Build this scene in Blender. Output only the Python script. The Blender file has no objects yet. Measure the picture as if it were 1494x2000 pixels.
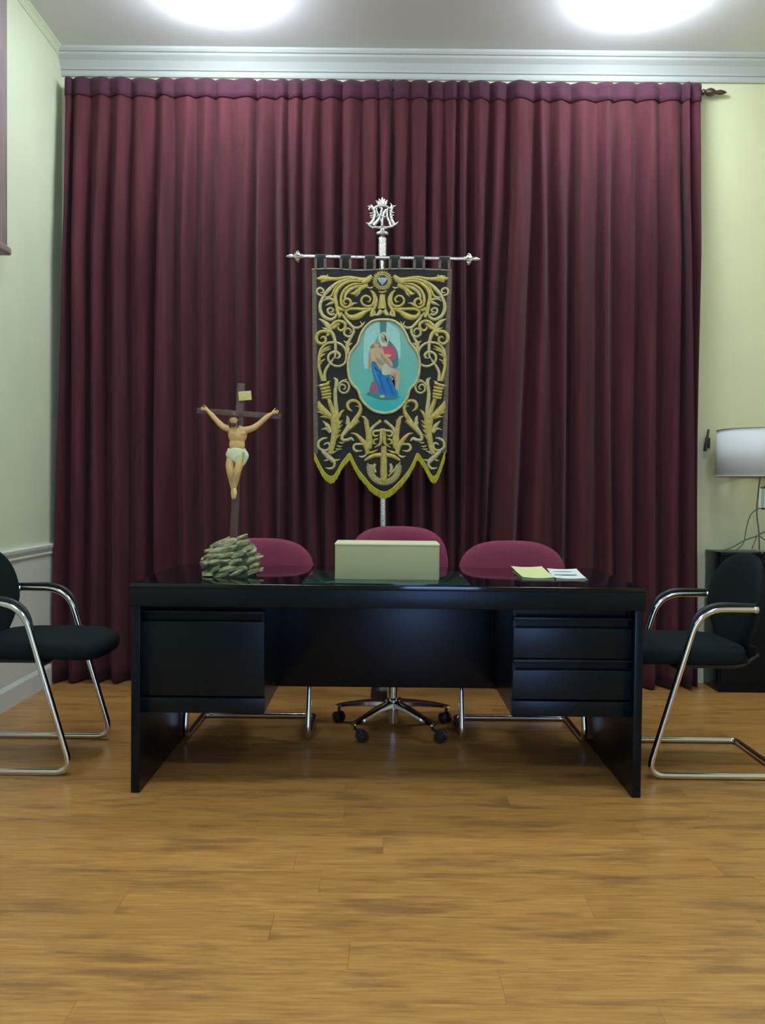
import bpy, bmesh, math, random
from mathutils import Vector, Matrix, noise
R = math.radians
PI = math.pi
C = bpy.context.scene.collection
random.seed(7)

# ------------------------------------------------------------------ camera, world, exposure
CAM_Z = 1.109
cam_d = bpy.data.cameras.new('camera')
cam = bpy.data.objects.new('camera', cam_d); C.objects.link(cam)
CAM_M = Matrix.Translation((0, 0, CAM_Z)) @ Matrix.Rotation(R(90 - 1.516), 4, 'X') @ Matrix.Rotation(R(0.58), 4, 'Z')
cam.matrix_world = CAM_M
cam_d.sensor_fit = 'VERTICAL'; cam_d.sensor_height = 36.0; cam_d.sensor_width = 27.0
cam_d.lens = 36.0 * 1700 / 2000
cam_d.clip_start = 0.05
bpy.context.scene.camera = cam
vs = bpy.context.scene.view_settings
vs.view_transform = 'Standard'; vs.look = 'None'; vs.gamma = 1.0; vs.use_curve_mapping = False
vs.exposure = 0.0
W = bpy.data.worlds.new('world'); bpy.context.scene.world = W; W.use_nodes = True
W.node_tree.nodes['Background'].inputs[0].default_value = (0.55, 0.62, 0.70, 1)
W.node_tree.nodes['Background'].inputs[1].default_value = 0.3
bpy.context.scene.cycles.max_bounces = 8
bpy.context.scene.cycles.diffuse_bounces = 5
bpy.context.scene.cycles.sample_clamp_indirect = 4.0
LAMP_POWER = 44.0          # radiance of the opal ceiling bowls
LAMP_COL = (0.80, 0.90, 1.0)
BLUE_FILL_POWER = 50.0           # added blue fill light behind the camera


def px(x, y, D):
    """point on the plane Y=D seen at pixel (x,y) of the 1494x2000 photograph (a measuring aid)"""
    d = CAM_M.to_3x3() @ Vector(((x - 747) / 1700, (1000 - y) / 1700, -1))
    return CAM_M.translation + d * (D / d.y)


# ------------------------------------------------------------------ materials
def new_mat(name):
    m = bpy.data.materials.new(name); m.use_nodes = True
    nt = m.node_tree
    return m, nt, nt.nodes['Principled BSDF']


def mat(name, col, rough=0.5, metal=0.0, var=0.0, scale=20.0, bump=0.0, bscale=None, spec=0.5,
        coat=0.0, sheen=0.0, emis=None, estr=0.0, stretch=(1, 1, 1), trans=0.0, col2=None):
    m, nt, b = new_mat(name)
    b.inputs['Base Color'].default_value = (*col, 1)
    b.inputs['Roughness'].default_value = rough
    b.inputs['Metallic'].default_value = metal
    b.inputs['Specular IOR Level'].default_value = spec
    b.inputs['Coat Weight'].default_value = coat
    b.inputs['Sheen Weight'].default_value = sheen
    b.inputs['Transmission Weight'].default_value = trans
    if emis:
        b.inputs['Emission Color'].default_value = (*emis, 1); b.inputs['Emission Strength'].default_value = estr
    tc = nt.nodes.new('ShaderNodeTexCoord'); mp = nt.nodes.new('ShaderNodeMapping')
    mp.inputs['Scale'].default_value = stretch
    nt.links.new(tc.outputs['Object'], mp.inputs['Vector'])
    if var > 0 or col2:
        n = nt.nodes.new('ShaderNodeTexNoise'); n.inputs['Scale'].default_value = scale; n.inputs['Detail'].default_value = 5
        nt.links.new(mp.outputs[0], n.inputs['Vector'])
        r = nt.nodes.new('ShaderNodeValToRGB')
        r.color_ramp.elements[0].position = 0.3; r.color_ramp.elements[1].position = 0.7
        c2 = col2 if col2 else tuple(min(1, c * (1 + var)) for c in col)
        c1 = col if col2 else tuple(c * (1 - var) for c in col)
        r.color_ramp.elements[0].color = (*c1, 1); r.color_ramp.elements[1].color = (*c2, 1)
        nt.links.new(n.outputs['Fac'], r.inputs[0]); nt.links.new(r.outputs[0], b.inputs['Base Color'])
    if bump > 0:
        n2 = nt.nodes.new('ShaderNodeTexNoise'); n2.inputs['Scale'].default_value = bscale or scale * 4
        nt.links.new(mp.outputs[0], n2.inputs['Vector'])
        bp = nt.nodes.new('ShaderNodeBump'); bp.inputs['Strength'].default_value = bump; bp.inputs['Distance'].default_value = 0.004
        nt.links.new(n2.outputs['Fac'], bp.inputs['Height']); nt.links.new(bp.outputs[0], b.inputs['Normal'])
    return m


def wood_floor_mat():
    m, nt, b = new_mat('laminate_board')
    N = nt.nodes.new; L = nt.links.new
    tc = N('ShaderNodeTexCoord'); oi = N('ShaderNodeObjectInfo')
    mul = N('ShaderNodeVectorMath'); mul.operation = 'SCALE'; mul.inputs['Scale'].default_value = 37.0
    comb = N('ShaderNodeCombineXYZ')
    for i in range(3): L(oi.outputs['Random'], comb.inputs[i])
    L(comb.outputs[0], mul.inputs[0])
    add = N('ShaderNodeVectorMath'); L(tc.outputs['Object'], add.inputs[0]); L(mul.outputs[0], add.inputs[1])
    def ns(sc, str_, det=4, rough=0.55):
        mp = N('ShaderNodeMapping'); mp.inputs['Scale'].default_value = str_
        L(add.outputs[0], mp.inputs['Vector'])
        n = N('ShaderNodeTexNoise'); n.inputs['Scale'].default_value = sc; n.inputs['Detail'].default_value = det
        n.inputs['Roughness'].default_value = rough
        L(mp.outputs[0], n.inputs['Vector']); return n
    grain = ns(9, (1.0, 12.0, 1.0), 6)
    base = N('ShaderNodeValToRGB')
    e = base.color_ramp.elements
    e[0].position = 0.30; e[0].color = (0.37, 0.165, 0.044, 1)
    e[1].position = 0.70; e[1].color = (0.55, 0.305, 0.082, 1)
    L(grain.outputs['Fac'], base.inputs[0])
    streak = ns(3.4, (1.0, 5.0, 1.0), 6, 0.62)
    sr = N('ShaderNodeValToRGB'); sr.color_ramp.elements[0].position = 0.50; sr.color_ramp.elements[1].position = 0.66
    sr.color_ramp.elements[0].color = (0, 0, 0, 1); sr.color_ramp.elements[1].color = (0.62, 0.62, 0.62, 1)
    L(streak.outputs['Fac'], sr.inputs[0])
    mx = N('ShaderNodeMix'); mx.data_type = 'RGBA'
    L(sr.outputs[0], mx.inputs['Factor']); L(base.outputs[0], mx.inputs['A']); mx.inputs['B'].default_value = (0.15, 0.080, 0.036, 1)
    # board to board tone
    mr = N('ShaderNodeMapRange'); mr.inputs['To Min'].default_value = 0.92; mr.inputs['To Max'].default_value = 1.07
    L(oi.outputs['Random'], mr.inputs['Value'])
    sc = N('ShaderNodeVectorMath'); sc.operation = 'SCALE'; L(mx.outputs['Result'], sc.inputs[0]); L(mr.outputs[0], sc.inputs['Scale'])
    L(sc.outputs[0], b.inputs['Base Color'])
    b.inputs['Roughness'].default_value = 0.30
    b.inputs['Specular IOR Level'].default_value = 0.45
    bp = N('ShaderNodeBump'); bp.inputs['Strength'].default_value = 0.12; bp.inputs['Distance'].default_value = 0.002
    L(grain.outputs['Fac'], bp.inputs['Height']); L(bp.outputs[0], b.inputs['Normal'])
    return m


M = {}
M['wall'] = mat('cream_wall_paint', (0.74, 0.75, 0.46), 0.75, var=0.03, scale=3, bump=0.15, bscale=90)
M['wall_left'] = mat('pale_wall_paint', (0.66, 0.72, 0.50), 0.75, var=0.03, scale=3, bump=0.15, bscale=90)
M['dado'] = mat('white_dado_paint', (0.66, 0.70, 0.62), 0.6, var=0.02, scale=3)
M['ceiling'] = mat('ceiling_paint', (0.88, 0.88, 0.90), 0.85, var=0.02, scale=2)
M['plaster'] = mat('cornice_plaster', (0.50, 0.52, 0.49), 0.7)
M['floor'] = wood_floor_mat()
M['sub'] = mat('floor_gap', (0.05, 0.03, 0.015), 0.8)
M['curtain'] = mat('maroon_velvet', (0.076, 0.020, 0.026), 0.9, var=0.25, scale=16, stretch=(1, 1, 0.10), bump=0.25, bscale=260, sheen=0.06, spec=0.1)
M['tape'] = mat('curtain_header_cloth', (0.065, 0.022, 0.036), 0.9, sheen=0.05, spec=0.1)
M['rod'] = mat('dark_bronze', (0.10, 0.075, 0.06), 0.4, metal=0.7)
M['black'] = mat('black_lacquer', (0.0020, 0.0062, 0.0085), 0.26, var=0.1, scale=8, spec=0.20)
M['blacktop'] = mat('black_gloss_top', (0.0015, 0.0052, 0.0065), 0.06, spec=0.5)
M['blackmatte'] = mat('black_matt_inside', (0.004, 0.006, 0.008), 0.5)
M['pad'] = mat('dark_green_desk_glass', (0.010, 0.040, 0.034), 0.07, spec=0.6)
M['fabric'] = mat('black_chair_fabric', (0.0075, 0.0125, 0.014), 0.95, var=0.25, scale=150, bump=0.3, bscale=500, sheen=0.0, spec=0.15)
M['plastic'] = mat('black_plastic', (0.010, 0.012, 0.013), 0.4)
M['redfab'] = mat('maroon_chair_fabric', (0.195, 0.034, 0.068), 0.92, var=0.15, scale=160, bump=0.3, bscale=500, sheen=0.1, spec=0.2)
M['chrome'] = mat('chrome', (0.72, 0.74, 0.72), 0.13, metal=1.0)
M['silver'] = mat('embossed_silver', (0.78, 0.80, 0.78), 0.22, metal=1.0, bump=0.6, bscale=140)
M['bannercloth'] = mat('black_banner_velvet', (0.012, 0.014, 0.010), 0.9, var=0.4, scale=60, sheen=0.3, bump=0.2, bscale=400)
M['trim'] = mat('tarnished_braid', (0.13, 0.11, 0.075), 0.6, metal=0.3, var=0.5, scale=160, stretch=(0.2, 1, 3), bump=0.5, bscale=350)
M['piping'] = mat('silver_piping', (0.35, 0.34, 0.28), 0.5, metal=0.3)
M['gold'] = mat('gold_bullion_thread', (0.50, 0.41, 0.10), 0.42, metal=0.35, var=0.25, scale=70, bump=0.7, bscale=420)
M['goldpale'] = mat('pale_gold_thread', (0.52, 0.47, 0.21), 0.42, metal=0.35, var=0.22, scale=80, bump=0.7, bscale=420)
M['fringe'] = mat('yellow_fringe', (0.44, 0.40, 0.012), 0.7, var=0.28, scale=240, stretch=(1, 1, 0.1))
M['wood'] = mat('cross_wood', (0.085, 0.045, 0.028), 0.5, var=0.3, scale=60, stretch=(1, 1, 0.15))
M['skin'] = mat('painted_skin', (0.60, 0.40, 0.14), 0.5, var=0.12, scale=60)
M['linen'] = mat('painted_linen', (0.62, 0.68, 0.42), 0.6, var=0.1, scale=90)
M['hair'] = mat('painted_hair', (0.045, 0.028, 0.015), 0.6)
M['plaque'] = mat('plaque_ivory', (0.58, 0.52, 0.20), 0.6, var=0.1, scale=80)
M['stone'] = mat('painted_stone', (0.13, 0.145, 0.065), 0.75, scale=35, col2=(0.40, 0.39, 0.21), bump=0.6, bscale=130)
M['moss'] = mat('mossy_joint', (0.035, 0.06, 0.025), 0.9, var=0.3, scale=60)
M['box'] = mat('pale_green_card', (0.35, 0.385, 0.195), 0.6, var=0.03, scale=10)
M['boxlid'] = mat('cream_card', (0.60, 0.63, 0.36), 0.6)
M['paper_y'] = mat('yellow_paper', (0.70, 0.76, 0.36), 0.5)
M['paper_w'] = mat('white_paper', (0.78, 0.88, 0.84), 0.45)
M['paper_g'] = mat('grey_green_paper', (0.28, 0.33, 0.25), 0.5)
M['ink'] = mat('blue_grey_ink', (0.12, 0.20, 0.26), 0.5)
M['shade'] = mat('white_linen_shade', (0.72, 0.74, 0.72), 0.8, bump=0.2, bscale=500)
M['shadein'] = mat('tan_shade_lining', (0.50, 0.34, 0.15), 0.7)
M['cord'] = mat('grey_cord', (0.10, 0.12, 0.09), 0.5)
M['glass'] = mat('clear_glass', (0.92, 0.97, 0.95), 0.03, trans=0.95)
M['opal'] = mat('opal_bowl', (0.9, 0.9, 0.9), 0.4, emis=LAMP_COL, estr=LAMP_POWER)
M['winwood'] = mat('brown_window_wood', (0.26, 0.20, 0.19), 0.55, var=0.15, scale=20, stretch=(1, 1, 0.2))
M['added_door'] = mat('added_door_paint', (0.35, 0.27, 0.2), 0.5)
M['blue_glow'] = mat('added_blue_glow', (0.5, 0.6, 0.8), 0.3, emis=(0.22, 0.42, 1.0), estr=3.0)  # added bluish emitter for the unseen door opening

# painted picture colours (flat print)
P = {}
for k, c in dict(teal=(0.10, 0.47, 0.40), pale=(0.34, 0.66, 0.58), post=(0.07, 0.21, 0.20), mantle=(0.04, 0.20, 0.22),
                 veil=(0.62, 0.64, 0.50), face=(0.42, 0.36, 0.26), flesh=(0.52, 0.40, 0.23), hair=(0.28, 0.19, 0.11),
                 red=(0.55, 0.075, 0.11), blue=(0.012, 0.17, 0.42), cloth=(0.50, 0.52, 0.37), dred=(0.30, 0.10, 0.14),
                 ground=(0.04, 0.22, 0.22), lower=(0.03, 0.40, 0.42), foot=(0.50, 0.46, 0.16), shade=(0.36, 0.26, 0.15)).items():
    P[k] = mat('paint_' + k, c, 0.55, var=0.08, scale=60, spec=0.3)


# ------------------------------------------------------------------ object helpers
def wloc(o):
    v = Vector((0, 0, 0))
    while o is not None:
        v += o.location; o = o.parent
    return v


def empty(name, loc, label=None, cat=None, group=None):
    o = bpy.data.objects.new(name, None); C.objects.link(o); o.location = loc; o.empty_display_size = 0.05
    if label: tag(o, label, cat, group)
    return o


def tag(o, label=None, cat=None, group=None, kind=None):
    if label: o['label'] = label
    if cat: o['category'] = cat
    if group: o['group'] = group
    if kind: o['kind'] = kind
    return o


def obj(name, bm, m, parent=None, smooth=True, recalc=True, angle=40):
    """bm is in world coordinates; it becomes one mesh object under parent"""
    off = wloc(parent) if parent else Vector((0, 0, 0))
    if recalc: bmesh.ops.recalc_face_normals(bm, faces=bm.faces)
    if off.length > 0: bmesh.ops.translate(bm, verts=bm.verts, vec=-off)
    me = bpy.data.meshes.new(name); bm.to_mesh(me); bm.free()
    for mm in (m if isinstance(m, (list, tuple)) else [m]): me.materials.append(mm)
    o = bpy.data.objects.new(name, me); C.objects.link(o)
    if parent: o.parent = parent
    if smooth:
        me.shade_smooth()
        me.set_sharp_from_angle(angle=R(angle))
    return o


def B(): return bmesh.new()


def box(bm, x0, x1, y0, y1, z0, z1, bev=0.0, seg=2):
    vs_ = [bm.verts.new((x, y, z)) for x in (x0, x1) for y in (y0, y1) for z in (z0, z1)]
    fs = [bm.faces.new([vs_[i] for i in q]) for q in ((0, 1, 3, 2), (4, 6, 7, 5), (0, 4, 5, 1), (2, 3, 7, 6), (0, 2, 6, 4), (1, 5, 7, 3))]
    if bev > 0:
        es = list({e for f in fs for e in f.edges})
        bmesh.ops.bevel(bm, geom=es, offset=bev, segments=seg, profile=0.6, affect='EDGES')
    return bm


def fillet(pts, r, n=6):
    """round the corners of a polyline"""
    pts = [Vector(p) for p in pts]
    out = [pts[0]]
    for i in range(1, len(pts) - 1):
        a, b, c = pts[i - 1], pts[i], pts[i + 1]
        rr = r[i] if isinstance(r, (list, tuple)) else r
        d = min(rr, (a - b).length * 0.48, (c - b).length * 0.48)
        p0 = b + (a - b).normalized() * d; p2 = b + (c - b).normalized() * d
        for k in range(n + 1):
            t = k / n
            out.append(p0 * (1 - t) ** 2 + b * 2 * t * (1 - t) + p2 * t ** 2)
    out.append(pts[-1])
    return out


def tube(bm, pts, r, n=10, closed=False, cap=True):
    pts = [Vector(p) for p in pts]
    rings = []
    N = len(pts); up = Vector((0.13, 0.21, 0.97))
    prev = None
    for i, p in enumerate(pts):
        a = pts[(i - 1) % N] if (closed or i > 0) else p
        c = pts[(i + 1) % N] if (closed or i < N - 1) else p
        t = (c - a).normalized()
        if prev is None:
            u = t.cross(up).normalized()
        else:
            u = (prev - t * prev.dot(t)).normalized()
        prev = u
        v = t.cross(u)
        rr = r[i] if isinstance(r, (list, tuple)) else r
        rings.append([bm.verts.new(p + (u * math.cos(2 * PI * k / n) + v * math.sin(2 * PI * k / n)) * rr) for k in range(n)])
    m = N if closed else N - 1
    for i in range(m):
        A, Bb = rings[i], rings[(i + 1) % N]
        for k in range(n):
            bm.faces.new((A[k], A[(k + 1) % n], Bb[(k + 1) % n], Bb[k]))
    if cap and not closed:
        bm.faces.new(rings[0][::-1]); bm.faces.new(rings[-1])
    return bm


def lathe(bm, origin, prof, n=24, axis=Vector((0, 0, 1))):
    """prof: list of (radius, height along axis)"""
    origin = Vector(origin); axis = Vector(axis).normalized()
    u = axis.orthogonal().normalized(); v = axis.cross(u)
    rings = []
    for r, h in prof:
        if r < 1e-6: rings.append([bm.verts.new(origin + axis * h)])
        else: rings.append([bm.verts.new(origin + axis * h + (u * math.cos(2 * PI * k / n) + v * math.sin(2 * PI * k / n)) * r) for k in range(n)])
    for A, Bb in zip(rings, rings[1:]):
        for k in range(n):
            q = []
            for x in (A[k % len(A)], A[(k + 1) % n % len(A)], Bb[(k + 1) % n % len(Bb)], Bb[k % len(Bb)]):
                if x not in q: q.append(x)
            if len(q) > 2: bm.faces.new(q)
    for Rg in (rings[0], rings[-1]):
        if len(Rg) > 2: bm.faces.new(Rg)
    return bm


def catmull(pts, n=8, closed=False):
    pts = [Vector(p) for p in pts]
    N = len(pts)
    if N < 3 and not closed:
        return [pts[0].lerp(pts[-1], k / n) for k in range(n + 1)]
    out = []
    rng = N if closed else N - 1
    for i in range(rng):
        g = (lambda j: pts[j % N]) if closed else (lambda j: pts[max(0, min(N - 1, j))])
        p0, p1, p2, p3 = g(i - 1), g(i), g(i + 1), g(i + 2)
        for k in range(n):
            t = k / n
            out.append(0.5 * ((2 * p1) + (-p0 + p2) * t + (2 * p0 - 5 * p1 + 4 * p2 - p3) * t * t + (-p0 + 3 * p1 - 3 * p2 + p3) * t ** 3))
    if not closed: out.append(pts[-1])
    return out


def lerp_list(vals, t):
    x = t * (len(vals) - 1); i = min(int(x), len(vals) - 2); f = x - i
    return vals[i] * (1 - f) + vals[i + 1] * f


def sym_pad(bm, w, h, t, ex=2.6, n=40, warp=None, place=None, pinch=0.0, boxy=False):
    """upholstered pad: superellipse outline w x h, thickness t, rounded rim; local (a,b,c)"""
    prof = [(0.0, 0.50), (0.35, 0.50), (0.70, 0.47), (0.88, 0.38), (0.97, 0.20), (1.0, 0.0), (0.97, -0.20), (0.88, -0.38), (0.70, -0.47), (0.35, -0.50), (0.0, -0.50)]
    if boxy: prof = [(0.0, 0.50), (0.5, 0.50), (0.80, 0.49), (0.92, 0.45), (0.975, 0.34), (1.0, 0.12), (1.0, -0.15), (0.97, -0.36), (0.91, -0.47), (0.7, -0.50), (0.0, -0.50)]
    rings = []
    for s, o in prof:
        ring = []
        cnt = 1 if s == 0 else n
        for k in range(cnt):
            a = 2 * PI * k / n
            ca, sa = math.cos(a), math.sin(a)
            x = s * w / 2 * math.copysign(abs(ca) ** (2 / ex), ca)
            y = s * h / 2 * math.copysign(abs(sa) ** (2 / ex), sa)
            if pinch: x *= 1 - pinch * max(0, -y / (h / 2)) ** 1.5
            z = o * t
            p = Vector((x, y, z))
            if warp: p = warp(p)
            ring.append(bm.verts.new(place(p)))
        rings.append(ring)
    for A, Bb in zip(rings, rings[1:]):
        for k in range(n):
            q = []
            for v in (A[k % len(A)], A[(k + 1) % n % len(A)], Bb[(k + 1) % n % len(Bb)], Bb[k % len(Bb)]):
                if v not in q: q.append(v)
            bm.faces.new(q)
    return bm


def copy_tree(o, parent=None):
    c = o.copy(); C.objects.link(c); c.parent = parent
    for ch in list(o.children): copy_tree(ch, c)
    return c


# ------------------------------------------------------------------ the room
XL, XR, YB, YF, ZC = -1.86, 3.0, 5.05, -3.0, 3.585

fl = B(); box(fl, XL, XR, YF, YB, -0.06, -0.008)
floor = tag(obj('floor', fl, M['sub'], smooth=False), 'glossy orange-brown laminate floor', None, None, 'structure')
RW = 0.128
nrow = int((YB - 1.3) / RW) + 1
rng = random.Random(3)
plank_n = 0
for r in range(nrow):
    y1 = YB - r * RW; y0 = y1 - RW
    x = XL - rng.uniform(0, 1.2)
    while x < XR:
        a, c = max(x, XL), min(x + 1.25, XR)
        if c - a > 0.03:
            bm = B(); box(bm, a + 0.0003, c - 0.0003, y0 + 0.0003, y1 - 0.0003, -0.007, 0.0)
            cx_, cy_ = (a + c) / 2, (y0 + y1) / 2
            o = obj('plank', bm, M['floor'], floor, smooth=False)
            o.data.transform(Matrix.Translation((-cx_, -cy_, 0))); o.location = (cx_, cy_, 0)
            plank_n += 1
        x += 1.25
bm = B()
yy = YB - nrow * RW
while yy > YF:
    y0 = max(YF, yy - RW)
    box(bm, XL, XR, y0 + 0.0003, yy - 0.0003, -0.007, 0.0); yy -= RW
tag(obj('plank', bm, M['floor'], floor, smooth=False), kind='stuff')

bm = B(); box(bm, XL - 0.1, XR + 0.1, YF - 0.1, YB + 0.1, ZC, ZC + 0.1)
tag(obj('ceiling', bm, M['ceiling'], smooth=False), 'flat pale grey ceiling', None, None, 'structure')
bm = B(); box(bm, XL - 0.1, XR + 0.1, YB, YB + 0.1, -0.06, ZC)
tag(obj('wall_back', bm, M['wall'], smooth=False), 'pale yellow-cream wall behind the curtains', None, None, 'structure')
bm = B(); box(bm, XL - 0.1, XL, YF, YB, -0.06, ZC)
wl = tag(obj('wall_left', bm, M['wall_left'], smooth=False), 'pale cream side wall with white dado below a rail', None, None, 'structure')
bm = B(); box(bm, XL, XL + 0.008, YF, YB, 0.115, 0.725)
obj('dado_panel', bm, M['dado'], wl, smooth=False)
bm = B(); box(bm, XR, XR + 0.1, YF, YB, -0.06, ZC)
tag(obj('wall_right', bm, M['wall'], smooth=False), 'cream wall on the right of the room', None, None, 'structure')
# front wall (behind the camera) round an added door that carries the blue fill light
DX0, DX1, DZ1 = 0.20, 1.30, 2.2
bm = B()
box(bm, XL - 0.1, DX0, YF - 0.1, YF, -0.06, ZC); box(bm, DX1, XR + 0.1, YF - 0.1, YF, -0.06, ZC); box(bm, DX0, DX1, YF - 0.1, YF, DZ1, ZC)
M['wall_front'] = mat('low_bounce_taupe', (0.34, 0.31, 0.26), 0.8, var=0.03, scale=3)  # unseen wall toned dark to cut bounce light under the desk
tag(obj('wall_front', bm, M['wall_front'], smooth=False), 'unseen taupe wall behind the viewer, darkened to cut bounce light', None, None, 'structure')


def prism_y(bm, prof, axis, a0, a1, sx=1):
    """extrude a 2D profile (u outwards from wall, z) along an axis"""
    pass


def moulding(prof, wall):
    """prof: (out, z) closed; wall 'back' or 'left'"""
    bm = B()
    if wall == 'back': f = lambda u, z, s: (s, YB - u, z); ends = (XL, XR)
    elif wall == 'left': f = lambda u, z, s: (XL + u, s, z); ends = (YF, YB)
    elif wall == 'right': f = lambda u, z, s: (XR - u, s, z); ends = (YF, YB)
    A = [bm.verts.new(f(u, z, ends[0])) for u, z in prof]; Bq = [bm.verts.new(f(u, z, ends[1])) for u, z in prof]
    n = len(prof)
    for i in range(n): bm.faces.new((A[i], A[(i + 1) % n], Bq[(i + 1) % n], Bq[i]))
    bm.faces.new(A); bm.faces.new(Bq)
    return bm


cz = ZC
corn = [(0, cz - 0.135), (0.014, cz - 0.135), (0.018, cz - 0.125), (0.018, cz - 0.105), (0.026, cz - 0.103), (0.030, cz - 0.092), (0.048, cz - 0.060),
        (0.070, cz - 0.040), (0.072, cz - 0.036), (0.072, cz - 0.026), (0.082, cz - 0.024), (0.090, cz - 0.012), (0.092, cz - 0.0), (0, cz - 0.0)]
tag(obj('trim_1', moulding(corn, 'back'), M['plaster'], smooth=False), 'white stepped plaster cornice above the curtains', None, None, 'structure')
tag(obj('trim_2', moulding([(u * 0.3, cz - (cz - z) * 0.3) for u, z in corn], 'left'), M['wall_left'], smooth=False), 'plaster cornice along the side wall', None, None, 'structure')
rail = [(0, 0.725), (0.014, 0.725), (0.018, 0.735), (0.014, 0.745), (0.024, 0.765), (0.026, 0.78), (0.020, 0.786), (0, 0.786)]
tag(obj('trim_3', moulding(rail, 'left'), M['dado'], smooth=False), 'white chair rail on the side wall', None, None, 'structure')
base = [(0, 0), (0.020, 0), (0.020, 0.095), (0.012, 0.112), (0, 0.115)]
tag(obj('baseboard_left', moulding(base, 'left'), M['dado'], smooth=False), 'tall pale baseboard along the side wall', None, None, 'structure')
tag(obj('baseboard_back', moulding([(u * 0.6, z * 0.85) for u, z in base], 'back'), M['wall'], smooth=False), 'pale baseboard below the cream wall', None, None, 'structure')

# window high on the left wall: only its near jamb and sill are in view
wy1 = 4.215
bm = B()
box(bm, XL, XL + 0.045, wy1 - 0.09, wy1, 2.243, ZC - 0.08, 0.004); box(bm, XL, XL + 0.045, 2.9, 2.99, 2.243, ZC - 0.08, 0.004)
box(bm, XL, XL + 0.045, 2.99, wy1 - 0.09, ZC - 0.17, ZC - 0.08, 0.004)
w1 = tag(obj('window_1', bm, M['winwood']), 'brown wooden window case high on the side wall', None, None, 'structure')
bm = B(); box(bm, XL, XL + 0.075, 2.86, wy1 - 0.02, 2.205, 2.243, 0.012, 3); obj('window_sill', bm, M['winwood'], w1)
bm = B(); box(bm, XL + 0.002, XL + 0.012, 2.99, wy1 - 0.09, 2.243, ZC - 0.17); obj('window_pane', bm, M['winwood'], w1, smooth=False)

# added door behind the camera, put in for a blue glow on the desk
bm = B()
for a, b_ in ((DX0, DX0 + 0.07), (DX1 - 0.07, DX1)): box(bm, a, b_, YF - 0.08, YF - 0.02, 0, DZ1, 0.003)
box(bm, DX0 + 0.07, DX1 - 0.07, YF - 0.08, YF - 0.02, DZ1 - 0.07, DZ1, 0.003)
d1 = tag(obj('added_door_1', bm, M['added_door']), 'added glowing door behind the viewer, unseen', None, None, 'structure')
bm = B(); box(bm, DX0 + 0.07, DX1 - 0.07, YF - 0.07, YF - 0.06, 0.0, DZ1 - 0.07); obj('added_glow_pane', bm, M['blue_glow'], d1, smooth=False)
ld = bpy.data.lights.new('added_blue_fill', 'AREA'); ld.shape = 'RECTANGLE'; ld.size = 0.95; ld.size_y = 2.1  # added blue fill, no real source stands there
ld.energy = BLUE_FILL_POWER; ld.color = (0.30, 0.50, 1.0)
lo = bpy.data.objects.new('added_blue_fill', ld); C.objects.link(lo)
lo.location = ((DX0 + DX1) / 2, YF + 0.01, 1.08); lo.rotation_euler = (R(90), 0, 0)      # faces +Y into the room


# ceiling lamps: two in view, four behind the camera
def ceiling_lamp():
    root = empty('ceiling_lamp', (0, 0, 0))
    bm = B(); lathe(bm, (0, 0, 0), [(0.0, 0), (0.11, 0), (0.11, -0.018), (0.09, -0.03), (0.0, -0.03)]); obj('base_plate', bm, M['chrome'], root)
    bm = B()
    prof = [(0.205, -0.028), (0.215, -0.035), (0.212, -0.05), (0.195, -0.078), (0.16, -0.106), (0.11, -0.128), (0.05, -0.140), (0.0, -0.143)]
    lathe(bm, (0, 0, 0), prof, 40); obj('glass_bowl', bm, M['opal'], root)
    bm = B(); lathe(bm, (0, 0, 0), [(0, -0.141), (0.012, -0.143), (0.012, -0.152), (0.0, -0.158)], 12); obj('finial', bm, M['opal'], root)
    return root


lamp0 = ceiling_lamp()
L1 = px(425, 8, 4.38); L2 = px(1250, 6, 4.38)
spots = [((L1.x, 4.38), 'round white ceiling bowl lamp above the left half of the curtains'),
         ((L2.x, 4.38), 'round white ceiling bowl lamp above the right half of the curtains'),
         ((L1.x, 2.35), 'round white ceiling bowl lamp behind the left lamp nearest the curtains'),
         ((L2.x, 2.35), 'round white ceiling bowl lamp behind the right lamp nearest the curtains'),
         ((L1.x, -0.4), 'round white ceiling bowl lamp at the back left of the room'),
         ((L2.x, -0.4), 'round white ceiling bowl lamp at the back right of the room')]
for i, ((lx, ly), lb) in enumerate(spots):
    o = lamp0 if i == 0 else copy_tree(lamp0)
    o.location = (lx, ly, ZC); tag(o, lb, 'ceiling lamp', 'bowl lamps on the ceiling')

# ------------------------------------------------------------------ curtains
YC = 4.90
HT, HB = px(747, 158, YC + 0.04).z, 0.012


def XatTop(p): return px(p, 400, YC).x
def XatBot(p): return px(p, 1050, YC).x


left_v = [(120, 104), (135, 130), (172, 168), (210, 208), (250, 250), (297, 296), (338, 338), (380, 380), (415, 416), (455, 456), (497, 496), (535, 536), (562, 562), (590, 592), (625, 628), (665, 668), (707, 706), (738, 736), (765, 763)]
right_v = [(767, 765), (800, 800), (835, 834), (868, 870), (893, 893), (917, 908), (956, 944), (990, 950), (1042, 1012), (1073, 1085), (1114, 1108), (1168, 1165), (1200, 1202), (1245, 1243), (1290, 1290), (1335, 1333), (1352, 1350), (1372, 1368)]


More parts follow.
